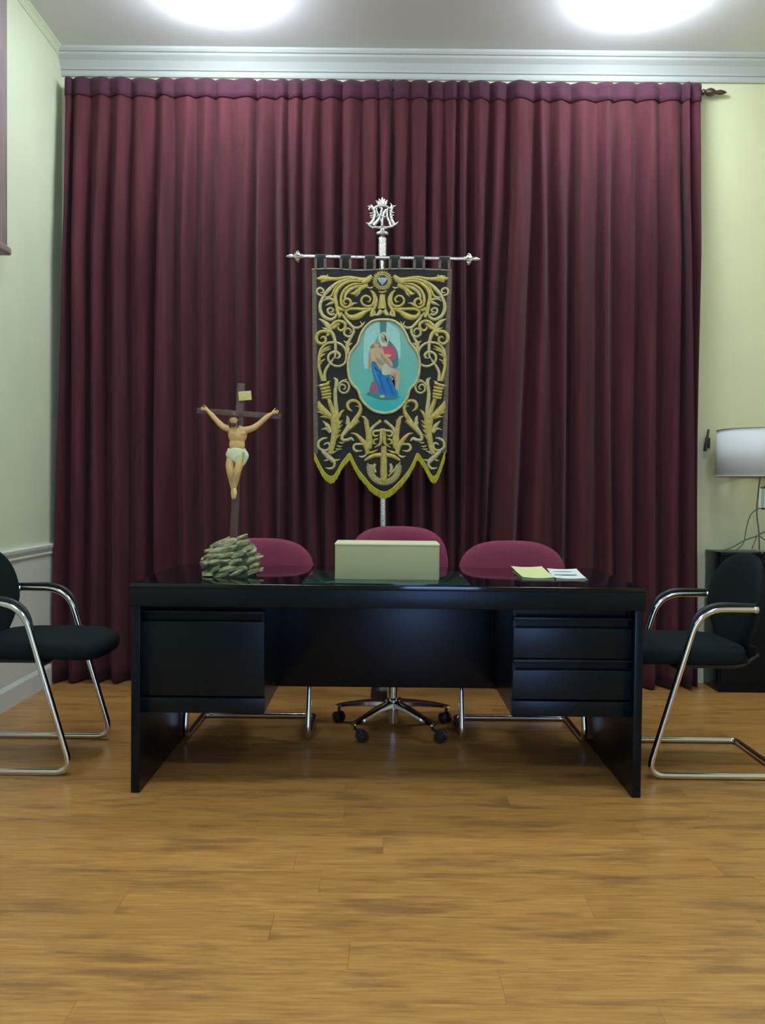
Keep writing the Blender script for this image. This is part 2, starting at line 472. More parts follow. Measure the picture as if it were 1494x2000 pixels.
def curtain(name, V, label, deep=(), bold=()):
    root = empty(name, (0, YC, HT))
    tag(root, label, 'curtain', 'maroon curtains on one rod')
    rg = random.Random(len(V))
    amp = [rg.uniform(0.075, 0.145) for _ in V]
    ph = [rg.uniform(0, 6.28) for _ in V]
    NZ = 46; per = 16
    def pt(i, t, k, z, off=0.0):
        fz = max(0.0, (HT - z) / (HT - HB))      # 0 top .. 1 floor
        xt0, xb0 = XatTop(V[i][0]), XatBot(V[i][1]); xt1, xb1 = XatTop(V[i + 1][0]), XatBot(V[i + 1][1])
        g = min(1.25, max(0.0, (fz - 0.2) / 0.55))
        a = xt0 + (xb0 - xt0) * g; b = xt1 + (xb1 - xt1) * g
        x = a + (b - a) * t
        depth = 0.22 + 0.78 * min(1, fz / 0.28) ** 0.8
        s = max(0.0, math.sin(PI * t))
        prof = s ** 1.25
        y = -amp[i] * depth * prof
        y += 0.012 * depth * math.sin(3 * PI * t + ph[i] + fz * 1.4) + 0.006 * math.sin(fz * 7 + ph[i])
        if i in bold: y -= 0.075 * s * min(1, 0.3 + fz)
        if i in deep: y += 0.085 * min(1, max(0, (fz - 0.25) / 0.45)) * s
        x += 0.012 * depth * math.sin(fz * 5 + ph[i] * 2) * s
        return (x, YC + 0.062 + y - off, z)
    bm = B()
    cols = []
    for i in range(len(V) - 1):
        for k in range(per if i < len(V) - 2 else per + 1):
            t = k / per
            cols.append((i, t))
    zs = [HT + (HB - HT) * (j / NZ) for j in range(NZ + 1)]
    grid = [[bm.verts.new(pt(i, t, 0, z)) for (i, t) in cols] for z in zs]
    for j in range(NZ):
        for k in range(len(cols) - 1):
            bm.faces.new((grid[j][k], grid[j][k + 1], grid[j + 1][k + 1], grid[j + 1][k]))
    o = obj('curtain_cloth', bm, M['curtain'], root, angle=180)
    md = o.modifiers.new('thick', 'SOLIDIFY'); md.thickness = 0.003; md.offset = 1
    bm = B()
    zt = [HT + 0.002, HT - 0.03, HT - 0.065, HT - 0.10]
    grid = [[bm.verts.new(pt(i, t, 0, z, 0.006)) for (i, t) in cols] for z in zt]
    for j in range(len(zt) - 1):
        for k in range(len(cols) - 1):
            bm.faces.new((grid[j][k], grid[j][k + 1], grid[j + 1][k + 1], grid[j + 1][k]))
    h = obj('header_band', bm, M['tape'], root, angle=180)
    h.modifiers.new('thick', 'SOLIDIFY').thickness = 0.002
    # small rings at the valleys
    for i in range(len(V) - 1):
        x = XatTop(V[i][0]) + 0.03
        if any(abs(x - px(b, 155, YC).x) < 0.03 for b in (134, 146, 769, 1366)): x += 0.05
        if (i == 0 and V[0][0] < 200) or V[i][0] > 1345: continue
        bm = B(); c = Vector((x, YC + 0.112, HT - 0.012))
        ring = [c + Vector((0, math.cos(a) * 0.0155, math.sin(a) * 0.0155)) for a in [2 * PI * q / 14 for q in range(14)]]
        tube(bm, ring, 0.0028, 6, closed=True); obj('curtain_ring', bm, M['rod'], root)
    return root


curtain('curtain', left_v, 'dark maroon velvet curtain hanging left of the banner pole, beside the side wall')
curtain('curtain', right_v, 'dark maroon velvet curtain on the right with a slanting fold beside the banner', deep=(5,), bold=(7,))

rod = empty('curtain_rod', px(747, 160, YC + 0.112), 'thin dark metal curtain rod with turned finials below the cornice', 'curtain rod')
rz = HT - 0.012; ry = YC + 0.112
xl_, xr_ = px(134, 152, YC).x, px(1385, 162, YC).x
rzl, rzr = rz, rz
bm = B(); tube(bm, [(xl_, ry, rzl), (xr_, ry, rzr)], 0.011, 12); obj('rod', bm, M['rod'], rod)
for sx, x0 in ((-1, xl_), (1, xr_)):
    bm = B()
    lathe(bm, (x0, ry, rz), [(0.0, 0), (0.013, 0), (0.018, 0.008), (0.013, 0.02), (0.020, 0.035), (0.024, 0.05), (0.018, 0.068), (0.010, 0.078), (0.012, 0.09), (0.015, 0.105), (0.009, 0.13), (0.0, 0.145)] if sx > 0 else
          [(0.0, 0), (0.013, 0), (0.018, 0.006), (0.012, 0.014), (0.017, 0.026), (0.012, 0.042), (0.006, 0.052), (0, 0.058)], 16, axis=Vector((sx, 0, 0)))
    obj('finial', bm, M['rod'], rod)
for bxp in (146, 769, 1366):
    x = px(bxp, 155, YC).x
    bm = B(); tube(bm, fillet([(x, YB - 0.005, rz + 0.035), (x, ry, rz + 0.035), (x, ry, rz - 0.004)], 0.015), 0.006, 8)
    box(bm, x - 0.012, x + 0.012, YB - 0.024, YB - 0.0185, rz + 0.0, rz + 0.06, 0.002)
    obj('bracket', bm, M['rod'], rod)

# ------------------------------------------------------------------ desk
DZ = 0.762
dxl, dxr = px(253, 1143, 3.115).x, px(1262, 1143, 3.115).x
DY0, DY1 = 3.115, 3.885
desk = empty('desk', ((dxl + dxr) / 2, (DY0 + DY1) / 2, 0), 'large black lacquered office desk with two pedestals', 'desk')
bm = B(); box(bm, dxl, dxr, DY0, DY1, DZ - 0.016, DZ, 0.0035, 4); obj('desktop', bm, M['blacktop'], desk)
bm = B(); box(bm, dxl, dxr, DY0, DY0 + 0.03, DZ - 0.082, DZ - 0.016, 0.002); box(bm, dxl, dxr, DY1 - 0.03, DY1, DZ - 0.082, DZ - 0.016, 0.002)
box(bm, dxl, dxl + 0.03, DY0 + 0.03, DY1 - 0.03, DZ - 0.082, DZ - 0.016); box(bm, dxr - 0.03, dxr, DY0 + 0.03, DY1 - 0.03, DZ - 0.082, DZ - 0.016)
box(bm, dxl + 0.03, dxr - 0.03, DY0 + 0.03, DY1 - 0.03, DZ - 0.060, DZ - 0.016)
obj('apron', bm, M['black'], desk)
for a, b_ in ((dxl + 0.004, dxl + 0.036), (dxr - 0.036, dxr - 0.004)):
    bm = B(); box(bm, a, b_, DY0 + 0.006, DY1 - 0.02, 0.0, DZ - 0.082, 0.003); obj('side_panel', bm, M['black'], desk)
mp0, mp1 = px(520, 1200, 3.67).x - 0.02, px(1000, 1200, 3.67).x + 0.02
zb = px(747, 1341, 3.67).z
bm = B(); box(bm, mp0, mp1, 3.655, 3.68, zb, DZ - 0.082, 0.002); obj('modesty_panel', bm, M['black'], desk)


def pedestal(x0, x1, rows):
    yf = DY0 + 0.05; yb = 3.69
    z0, z1 = px(747, 1397, yf).z, DZ - 0.082
    bm = B(); t = 0.016
    box(bm, x0, x0 + t, yf + 0.022, yb, z0, z1, 0.0015, 1); box(bm, x1 - t, x1, yf + 0.022, yb, z0, z1, 0.0015, 1)
    box(bm, x0 + t, x1 - t, yf + 0.022, yb, z0, z0 + t); box(bm, x0 + t, x1 - t, yb - t, yb, z0 + t, z1)
    box(bm, x0 + t, x1 - t, yf + 0.05, yf + 0.06, z0 + t, z1)
    ped = obj('pedestal', bm, M['black'], desk)
    # lower rail
    zr = px(747, 1366, yf).z
    bm = B(); box(bm, x0, x1, yf + 0.004, yf + 0.020, z0, zr - 0.002, 0.0015, 2); obj('plinth_rail', bm, M['black'], ped)
    for (ya, yb_) in rows:
        zt, zbm = px(747, ya, yf).z, px(747, yb_, yf).z
        # finger pull: projecting lip, recess below, then the face
        bm = B(); box(bm, x0, x1, yf - 0.002, yf + 0.020, zt - 0.014, zt, 0.003, 3)
        box(bm, x0 + 0.01, x1 - 0.01, yf + 0.030, yf + 0.034, zt - 0.045, zt - 0.010)
        box(bm, x0, x1, yf + 0.002, yf + 0.020, zbm + 0.003, zt - 0.040, 0.003, 3)
        for q in (x0, x1 - 0.012): box(bm, q, q + 0.012, yf + 0.004, yf + 0.032, zt - 0.044, zt - 0.010)
        obj('drawer', bm, M['black'], ped)
    return ped


yf = DY0 + 0.05
pedestal(px(272, 1300, yf).x, px(516, 1300, yf).x, [(1196, 1365)])
pedestal(px(1001, 1300, yf).x, px(1238, 1300, yf).x, [(1202, 1285), (1285, 1365)])

# desk blotter under glass
p0, p1 = px(590, 1148, 3.16).x, px(918, 1148, 3.16).x
bm = B(); box(bm, p0, p1, 3.145, 3.64, DZ, DZ + 0.005, 0.0015, 2)
tag(obj('desk_pad', bm, M['pad']), 'dark green glass desk pad lying under the pale box', 'desk pad')

# pale box
bz = DZ + 0.005
bx0, bx1 = px(653, 1100, 3.27).x, px(859, 1100, 3.27).x
zt = px(755, 1063, 3.27).z
bxo = empty('box', ((bx0 + bx1) / 2, 3.37, bz), 'plain pale green cardboard box standing on the middle of the desk', 'box')
bm = B(); box(bm, bx0 + 0.002, bx1 - 0.002, 3.272, 3.468, bz, zt - 0.002, 0.002); obj('box_body', bm, M['box'], bxo)
bm = B(); box(bm, bx0, bx1, 3.27, 3.47, zt - 0.006, zt + 0.003, 0.0035, 3); obj('lid', bm, M['boxlid'], bxo)

# leaflets
lf = empty('leaflet', (px(1040, 1122, 3.5).x, 3.51, DZ), 'open pale yellow printed leaflet on the right end of the desk', 'leaflet')


def sheet(bm, c, w, d, rot, z, curl=0.0, th=0.0015, lift=0.0, n=8):
    """thin sheet with thickness; curl lifts its far edge"""
    top = []; bot = []
    for i in range(n + 1):
        rt, rb = [], []
        for j in range(3):
            u = (i / n - 0.5) * w; v = (j / 2 - 0.5) * d
            zz = z + curl * abs(i / n - 0.5) ** 2 * 4 + lift * (j / 2) ** 1.5
            x = c[0] + u * math.cos(rot) - v * math.sin(rot); y = c[1] + u * math.sin(rot) + v * math.cos(rot)
            rt.append(bm.verts.new((x, y, zz + th))); rb.append(bm.verts.new((x, y, zz)))
        top.append(rt); bot.append(rb)
    for i in range(n):
        for j in range(2):
            bm.faces.new((top[i][j], top[i + 1][j], top[i + 1][j + 1], top[i][j + 1]))
            bm.faces.new((bot[i][j], bot[i][j + 1], bot[i + 1][j + 1], bot[i + 1][j]))
    for i in range(n):
        bm.faces.new((top[i][0], bot[i][0], bot[i + 1][0], top[i + 1][0])); bm.faces.new((top[i][2], top[i + 1][2], bot[i + 1][2], bot[i][2]))
    for j in range(2):
        bm.faces.new((top[0][j], top[0][j + 1], bot[0][j + 1], bot[0][j])); bm.faces.new((top[n][j], bot[n][j], bot[n][j + 1], top[n][j + 1]))
    return bm


lx0, lx1, lx2 = px(1009, 1120, 3.50).x, px(1072, 1120, 3.50).x, px(1134, 1120, 3.50).x
yp0, yp1 = 3.385, 3.635; dd = yp1 - yp0; ym = (yp0 + yp1) / 2
bm = B(); sheet(bm, ((lx0 + lx1) / 2 + 0.003, ym), lx1 - lx0 - 0.004, dd, 0.0, DZ, 0.0, 0.004, 0.006); obj('page_stack', bm, M['paper_g'], lf)
bm = B(); sheet(bm, ((lx0 + lx1) / 2, ym), lx1 - lx0 - 0.002, dd, 0.03, DZ + 0.005, 0.004, 0.0015, 0.020); obj('page', bm, M['paper_y'], lf)
lw = empty('leaflet', ((lx1 + lx2) / 2, ym, DZ), 'white folded leaflet with blue-grey lines beside the yellow one', 'leaflet')
bm = B(); sheet(bm, ((lx1 + lx2) / 2 + 0.004, ym - 0.01), lx2 - lx1 - 0.004, dd - 0.02, 0.0, DZ, 0.0, 0.003, 0.003); obj('page_stack', bm, M['paper_g'], lw)
bm = B(); sheet(bm, ((lx1 + lx2) / 2 + 0.004, ym - 0.01), lx2 - lx1 - 0.006, dd - 0.03, -0.05, DZ + 0.004, 0.003, 0.0015, 0.016); obj('page', bm, M['paper_w'], lw)
for q in range(2):
    yq = yp0 + 0.075 + q * 0.085; zq = DZ + 0.0068 + 0.016 * ((yq - yp0) / dd) ** 1.0 * 0.9
    bm = B(); box(bm, lx1 + 0.016, lx2 - 0.024, yq, yq + 0.018, zq, zq + 0.0012)
    obj('printed_line', bm, M['ink'], lw, smooth=False)

# ------------------------------------------------------------------ crucifix on a rock base
CD = 3.43
S = 1.0 / (1700 / CD)
base_c = px(452, 1138, CD); base_c.z = DZ
cr = empty('crucifix', base_c, 'wooden crucifix with a pale carved figure rising from a heap of stones on the desk', 'crucifix')
cx0 = px(452, 1100, CD).x
bm = B()
lathe(bm, (cx0, CD, DZ), [(0.0, 0.0), (0.098, 0.0), (0.096, 0.04), (0.080, 0.09), (0.066, 0.12), (0.03, 0.135), (0, 0.138)], 20)
for v in bm.verts: v.co += Vector((1, 1, 0)) * 0.004 * noise.noise(v.co * 40)
obj('base_core', bm, M['moss'], cr)
rs = random.Random(11)


def stone(bm, c, rx, ry_, rz_, tilt, yaw, seed):
    t = bmesh.ops.create_icosphere(bm, subdivisions=2, radius=1.0)
    mt = Matrix.Translation(c) @ Matrix.Rotation(yaw * 0.6, 4, 'Z') @ Matrix.Rotation(tilt, 4, 'Y') @ Matrix.Diagonal((rx, ry_, rz_, 1))
    for v in t['verts']:
        n = noise.noise_vector(v.co * 1.3 + Vector((seed, seed * 2, 0)))
        v.co += n * 0.32
        v.co.z = math.copysign(abs(v.co.z) ** 0.75, v.co.z)
        v.co = mt @ v.co
        v.co.z = max(v.co.z, DZ + 0.0004)


lev = [(0.013, 0.086, 11), (0.036, 0.084, 10), (0.060, 0.080, 10), (0.083, 0.072, 9), (0.105, 0.064, 8), (0.126, 0.048, 6), (0.140, 0.030, 3)]
for li, (zz, rr, n) in enumerate(lev):
    for k in range(n):
        a = 2 * PI * (k + 0.5 * (li % 2) + rs.uniform(-0.2, 0.2)) / n
        bm = B()
        stone(bm, (cx0 + math.cos(a) * rr, CD + math.sin(a) * rr, DZ + zz + rs.uniform(-0.005, 0.005)),
              rs.uniform(0.032, 0.050), rs.uniform(0.020, 0.028), rs.uniform(0.010, 0.0145), R(-20 + rs.uniform(-10, 12)), rs.uniform(-0.5, 0.5), rs.uniform(0, 50))
        obj('stone', bm, M['stone'], cr, angle=30)

# cross: tilt follows the photo
top = px(471, 749, CD); bot = px(456, 1064, CD)
ax = (top - bot).normalized(); side = Vector((0, 1, 0)).cross(ax).normalized()


def beam(bm, a, b, w, d, bev=0.002):
    a, b = Vector(a), Vector(b); t = (b - a).normalized(); n = Vector((0, 1, 0)); s = t.cross(n).normalized(); n = s.cross(t)
    L = (b - a).length
    tmp = bmesh.new(); box(tmp, -w / 2, w / 2, -d / 2, d / 2, 0, L, bev)
    mt = Matrix(((s.x, n.x, t.x, a.x), (s.y, n.y, t.y, a.y), (s.z, n.z, t.z, a.z), (0, 0, 0, 1)))
    bmesh.ops.transform(tmp, matrix=mt, verts=tmp.verts)
    me = bpy.data.meshes.new('t'); tmp.to_mesh(me); tmp.free(); bm.from_mesh(me); bpy.data.meshes.remove(me)


bm = B(); beam(bm, bot - ax * 0.03, top, 0.030, 0.016); obj('cross_post', bm, M['wood'], cr)
cl, crr = px(385, 802, CD - 0.004), px(549, 814, CD - 0.004)
bm = B(); beam(bm, cl, crr, 0.022, 0.012); obj('cross_arm', bm, M['wood'], cr)
bm = B()
pa = px(466, 774, CD - 0.014); pb = px(491, 772, CD - 0.014)
beam(bm, pa, pb, 0.036, 0.004, 0.001)
obj('plaque', bm, M['plaque'], cr)

# the carved figure: limbs as tapered capsules, fused by a voxel remesh
F = CD - 0.022


def J(x, y, dy=0.0): return px(x, y, F + dy)


bm = B()


def limb(bm, pts, rads, n=12):
    ps = catmull(pts, 6); rr = [lerp_list(rads, i / (len(ps) - 1)) for i in range(len(ps))]
    tube(bm, ps, rr, n)
    for p, r in ((ps[0], rr[0]), (ps[-1], rr[-1])):
        s = bmesh.ops.create_uvsphere(bm, u_segments=12, v_segments=8, radius=r)
        bmesh.ops.translate(bm, verts=s['verts'], vec=p)


def ell(bm, c, rx, ry_, rz_, rot=0.0):
    s = bmesh.ops.create_uvsphere(bm, u_segments=20, v_segments=14, radius=1)
    mt = Matrix.Translation(c) @ Matrix.Rotation(rot, 4, 'Y') @ Matrix.Diagonal((rx, ry_, rz_, 1))
    bmesh.ops.transform(bm, matrix=mt, verts=s['verts'])


k = S
# torso
ell(bm, J(464, 849), 18.5 * k, 10.5 * k, 19 * k); ell(bm, J(464, 842), 19.5 * k, 9.5 * k, 11 * k)
ell(bm, J(463, 868), 15.5 * k, 9 * k, 17 * k); ell(bm, J(462, 889), 17.5 * k, 10 * k, 16 * k)
ell(bm, J(456, 846, -0.008), 8.5 * k, 6 * k, 6 * k); ell(bm, J(472, 847, -0.008), 8.5 * k, 6 * k, 6 * k)
limb(bm, [J(463, 840), J(461, 829, -0.006)], [6.5 * k, 5.5 * k])
# head bowed to the left and forward
hc = J(457, 819, -0.014)
ell(bm, hc, 8.2 * k, 9.5 * k, 11 * k, R(8)); ell(bm, hc + Vector((0, -0.008, -0.012)), 5.5 * k, 5 * k, 6 * k)
limb(bm, [hc + Vector((0, -0.0185, 0.003)), hc + Vector((0, -0.0225, -0.006))], [0.0014, 0.0026])           # nose
limb(bm, [hc + Vector((-0.004, -0.020, -0.0115)), hc + Vector((0.004, -0.020, -0.0115))], [0.0014, 0.0014])  # lips
for s_ in (-1, 1):
    ell(bm, hc + Vector((s_ * 0.0165, 0.001, -0.001)), 0.0022, 0.004, 0.006)                                    # ears
    ell(bm, hc + Vector((s_ * 0.0065, -0.0175, 0.0045)), 0.0042, 0.0028, 0.0016)                                # brow
# arms
limb(bm, [J(448, 838), J(436, 833, -0.003), J(425, 823), J(415, 812, 0.002), J(406, 802, 0.004)], [7.2 * k, 6.2 * k, 5.2 * k, 4.8 * k, 3.2 * k])
limb(bm, [J(481, 840), J(494, 836, -0.003), J(507, 827), J(519, 816, 0.002), J(530, 808, 0.004)], [7.2 * k, 6.2 * k, 5.2 * k, 4.8 * k, 3.2 * k])
# hands: palm, four fingers, thumb
for wx, wy, sg in ((406, 801, -1), (531, 807, 1)):
    pm = J(wx + sg * 4, wy - 2, 0.003)
    ell(bm, pm, 4.4 * k, 2.2 * k, 4.2 * k)
    for fi in range(4):
        a = R(-24 + fi * 17); ln = (8.6, 9.8, 9.4, 7.6)[fi]
        d = Vector((sg * math.cos(a), 0, math.sin(a) + 0.15)) * k
        q0 = pm + d * 2.6; q1 = pm + d * (ln * 0.62) + Vector((0, -0.002, 0)); q2 = pm + d * ln + Vector((0, -0.006, 0))
        limb(bm, [q0, q1, q2], [1.25 * k, 1.1 * k, 0.8 * k], 8)
    limb(bm, [pm + Vector((-sg * 1, 0, 2.5)) * k, pm + Vector((sg * 1.5, -1.2, 6.0)) * k, pm + Vector((sg * 3.4, -1.6, 7.6)) * k], [1.4 * k, 1.2 * k, 0.9 * k], 8)
# legs
limb(bm, [J(453, 893), J(449, 908, -0.010), J(450, 924, -0.014), J(453, 940, -0.002), J(455, 956, 0.004)], [9.2 * k, 8.4 * k, 7.0 * k, 6.2 * k, 3.9 * k])
limb(bm, [J(470, 893), J(467, 908, -0.012), J(463, 923, -0.018), J(460, 940, -0.006), J(457, 955, -0.004)], [9.2 * k, 8.4 * k, 7.0 * k, 6.2 * k, 3.9 * k])
limb(bm, [J(455, 957, 0.004), J(455, 965, -0.004), J(455, 973, -0.010)], [4.0 * k, 4.2 * k, 2.6 * k])
limb(bm, [J(458, 956, -0.006), J(459, 964, -0.014), J(458, 972, -0.020)], [4.0 * k, 4.2 * k, 2.6 * k])
fig = obj('carved_figure', bm, M['skin'], cr, recalc=False)
md = fig.modifiers.new('fuse', 'REMESH'); md.mode = 'VOXEL'; md.voxel_size = 0.0012; md.use_smooth_shade = True
md = fig.modifiers.new('soft', 'SMOOTH'); md.factor = 0.5; md.iterations = 3
fig['label'] = 'pale carved figure with outstretched arms'
# loincloth
bm = B()
rows = []
for j in range(11):
    t = j / 10; yy_ = 876 + t * 30; ring = []
    for q in range(36):
        a = 2 * PI * q / 36
        w = (16.5 + 3.6 * math.sin(PI * min(1, t * 1.1)) + 0.8 * math.sin(a * 9 + t * 6)) * k
        d = (10.5 + 2.2 * math.sin(PI * t) + 0.7 * math.sin(a * 7 + t * 9)) * k
        c = J(462 - 2.5 * t, yy_)
        z = 0.004 * math.sin(a) * 0 - t * t * 0.016 * math.cos(a - 0.4)
        ring.append(bm.verts.new(c + Vector((math.cos(a) * w * (1 - 0.12 * t), math.sin(a) * d - 0.002, z + 0.0025 * math.sin(a * 3 + t * 8)))))
    rows.append(ring)
for A, Bb in zip(rows, rows[1:]):
    for q in range(36): bm.faces.new((A[q], A[(q + 1) % 36], Bb[(q + 1) % 36], Bb[q]))
lc = obj('loincloth', bm, M['linen'], fig)
lc.modifiers.new('thick', 'SOLIDIFY').thickness = 0.0015
bm = B()
limb(bm, [J(479, 882, -0.02), J(482, 890, -0.026), J(478, 902, -0.024), J(474, 910, -0.02)], [3.2 * k, 4.0 * k, 3.2 * k, 1.4 * k]); obj('cloth_knot', bm, M['linen'], fig)
# hair, beard and crown of thorns
bm = B(); ell(bm, hc + Vector((0, 0.001, 0.0085)), 9.4 * k, 10.0 * k, 9.4 * k, R(8))
for s_ in (-1, 1):
    limb(bm, [hc + Vector((s_ * 0.014, 0.001, 0.004)), hc + Vector((s_ * 0.018, -0.003, -0.012)), hc + Vector((s_ * 0.014, -0.006, -0.032))], [0.006, 0.0055, 0.002], 8)
obj('hair', bm, M['hair'], fig)
bm = B(); ell(bm, hc + Vector((0, -0.0125, -0.021)), 0.0105, 0.0065, 0.0085); obj('beard', bm, M['hair'], fig)
bm = B()
for q in range(2):
    tube(bm, [hc + Vector((math.cos(a) * 0.0195, 0.002 + math.sin(a) * 0.0215, 0.0125 + 0.0022 * math.sin(a * 5 + q * PI))) for a in [2 * PI * i / 40 for i in range(40)]], 0.0014, 6, closed=True)
obj('thorn_crown', bm, M['wood'], fig)

# ------------------------------------------------------------------ banner
BD = 4.60
PS = BD / 1700
pole_b = px(748, 1030, BD)
ban = empty('banner', (pole_b.x, BD, 0), 'black processional banner with gold embroidery and a painted medallion, on a silver pole', 'banner')
Y0 = BD - 0.030          # cloth hangs in front of the pole
ptop, pbot = px(746, 500, BD), px(748, 1030, BD)
dirp = (ptop - pbot).normalized(); pfoot = pbot - dirp * ((pbot.z - 0.05) / dirp.z)
bm = B(); tube(bm, [pfoot, ptop + dirp * 0.0], 0.0165, 20); obj('pole', bm, M['silver'], ban)
bm = B(); lathe(bm, (pfoot.x, BD, 0), [(0, 0), (0.068, 0), (0.07, 0.008), (0.066, 0.05), (0.04, 0.065), (0.028, 0.08), (0.026, 0.20), (0.0, 0.20)], 28); obj('stand', bm, M['plastic'], ban)
# upper pole with fluting, collar
bm = B()
for q in range(5):
    a = PI + q * PI / 4 if q < 5 else 0
for q in range(8):
    a = 2 * PI * q / 8; o_ = Vector((math.cos(a) * 0.0135, math.sin(a) * 0.0135, 0))
    tube(bm, [px(746.5, 500, BD) + o_, px(746.5, 463, BD) + o_], 0.0078, 8)
obj('fluted_neck', bm, M['silver'], ban)
c0 = px(746.5, 466, BD)
bm = B(); lathe(bm, c0, [(0.0, 0), (0.018, 0), (0.024, 0.008), (0.036, 0.014), (0.039, 0.022), (0.036, 0.028), (0.026, 0.030), (0.016, 0.040), (0.013, 0.052), (0.018, 0.062), (0.0, 0.07)], 24)
obj('collar', bm, M['silver'], ban)


def flat_stroke(bm, pts, widths, h, Yp, n=8, axisfn=None, depth_sign=-1, base=0.0):
    """raised rounded ribbon along pts [(x,z)] on the plane Y=Yp, relief height h towards -Y"""
    ps = catmull([Vector((p[0], 0, p[1])) for p in pts], n)
    m = len(ps); rings = []
    for i, p in enumerate(ps):
        a = ps[max(0, i - 1)]; c = ps[min(m - 1, i + 1)]
        t = (c - a); t = t.normalized() if t.length > 1e-9 else Vector((1, 0, 0))
        s = Vector((-t.z, 0, t.x))
        w = max(0.0006, lerp_list(widths, i / (m - 1))) / 2
        hh = h * min(1.0, 0.35 + w / 0.006)
        ring = []
        for u, d in ((-1, 0), (-0.8, 0.62), (-0.35, 0.95), (0, 1.0), (0.35, 0.95), (0.8, 0.62), (1, 0)):
            q = p + s * (w * u)
            ring.append(bm.verts.new((q.x, Yp - base - hh * d, q.z)))
        rings.append(ring)
    for A, Bb in zip(rings, rings[1:]):
        for j in range(6): bm.faces.new((A[j], A[j + 1], Bb[j + 1], Bb[j]))
    bm.faces.new(rings[0]); bm.faces.new(rings[-1])
    return bm


def P2(x, y, D=BD):
    p = px(x, y, D); return (p.x, p.z)


# silver monogram finial
def fin(pts, w, h=0.010, base=0.0, Yp=BD - 0.004):
    q = [P2(690 + a / 12.45, 370 + b / 12.45) for a, b in pts]
    bm = B()
    flat_stroke(bm, q, [x * 1.45 / 12.45 * PS for x in w], h, Yp, base=base)
    # back side mirrored for real thickness
    bk = bm.copy(); bmesh.ops.scale(bk, vec=(1, -1, 1), verts=bk.verts); bmesh.ops.translate(bk, vec=(0, 2 * Yp, 0), verts=bk.verts)
    me = bpy.data.meshes.new('t'); bk.to_mesh(me); bk.free(); bm.from_mesh(me); bpy.data.meshes.remove(me)
    return obj('silver_scroll', bm, M['silver'], ban)


fin([(330, 440), (430, 430), (495, 500), (520, 610), (500, 720), (460, 800), (400, 850), (305, 825)], [10, 70, 60, 50, 55, 60, 70, 10])
fin([(1045, 410), (950, 440), (920, 520), (908, 610), (920, 700), (955, 800), (1010, 860), (1100, 795)], [10, 70, 60, 50, 55, 60, 70, 10])
fin([(640, 470), (690, 480), (675, 580), (640, 680), (580, 790), (490, 890)], [30, 50, 45, 45, 50, 60], base=0.004)
fin([(810, 500), (760, 560), (725, 640), (705, 750), (700, 880)], [30, 50, 45, 45, 50], base=0.004)
fin([(560, 455), (570, 540), (620, 660), (680, 790), (700, 890)], [40, 40, 40, 45, 50])
fin([(840, 470), (815, 580), (830, 700), (870, 800), (900, 900)], [40, 45, 45, 50, 50])
fin([(545, 690), (640, 650), (760, 690), (860, 650)], [10, 45, 45, 10], base=0.006)
fin([(340, 850), (450, 925), (570, 930), (700, 935), (830, 930), (940, 905), (1080, 820)], [20, 60, 45, 55, 45, 60, 20])
fin([(480, 520), (560, 440), (700, 410), (830, 440), (930, 520)], [20, 50, 60, 50, 20], base=0.003)
for q in ([(540, 285), (600, 330), (620, 410)], [(620, 240), (660, 320), (670, 410)], [(700, 205), (702, 300), (700, 410)], [(770, 245), (740, 320), (730, 410)], [(830, 275), (790, 340), (770, 410)]):
    fin(q, [14, 62, 40])
for q in ([(500, 590), (440, 590), (385, 600)], [(500, 650), (440, 650), (395, 665)], [(490, 710), (440, 700), (410, 700)], [(480, 470), (440, 400), (430, 370)], [(900, 470), (930, 400), (900, 340)],
          [(920, 570), (960, 570), (1000, 575)], [(920, 640), (960, 640), (1000, 640)], [(930, 710), (960, 715), (985, 720)], [(420, 440), (380, 500), (400, 540)], [(480, 930), (470, 960), (490, 980)]):
    fin(q, [45, 35, 8])
bm = B(); lathe(bm, px(746.2, 441, BD - 0.016), [(0, -0.012), (0.009, 0), (0, 0.012)], 6); obj('silver_boss', bm, M['silver'], ban)

# cross bar with finials
ca, cb = px(592, 501, BD - 0.022), px(905, 506, BD - 0.022)
bm = B(); tube(bm, [ca, cb], 0.0105, 16)
dx = (cb - ca).normalized()
obj('crossbar', bm, M['silver'], ban)
for p, s_ in ((ca, -1), (cb, 1)):
    bm = B()
    lathe(bm, p, [(0.0, -0.002), (0.012, 0), (0.015, 0.006), (0.012, 0.012), (0.021, 0.020), (0.025, 0.030), (0.020, 0.042), (0.010, 0.050), (0.013, 0.058), (0.012, 0.066), (0.006, 0.080), (0.0, 0.098)], 16, axis=dx * s_)
    for q in range(6):
        a = 2 * PI * q / 6
        u = Vector((0, math.cos(a), math.sin(a)))
        tube(bm, [p + dx * s_ * 0.016 + u * 0.014, p + dx * s_ * 0.026 + u * 0.029, p + dx * s_ * 0.038 + u * 0.022], [0.003, 0.005, 0.003], 8)
    obj('crossbar_finial', bm, M['silver'], ban)

# cloth: outline in photo pixels
AX = 747.5
out_top = [(611, 526), (880, 527)]
bottom_l = [(613, 884), (622, 902), (630, 917), (638, 928), (648, 934), (656, 928), (666, 910), (676, 898), (683, 890), (690, 904), (700, 920), (712, 934), (724, 948), (737, 958), (750, 963)]
bottom_r = [(763, 958), (775, 947), (787, 934), (799, 919), (808, 904), (815, 890), (824, 900), (832, 912), (840, 928), (846, 934), (853, 926), (861, 910), (867, 893), (871, 880)]
bot_pts = bottom_l + bottom_r


def by(x):
    for (xa, ya), (xb, yb) in zip(bot_pts, bot_pts[1:]):
        if xa <= x <= xb: return ya + (yb - ya) * (x - xa) / (xb - xa)
    return 884


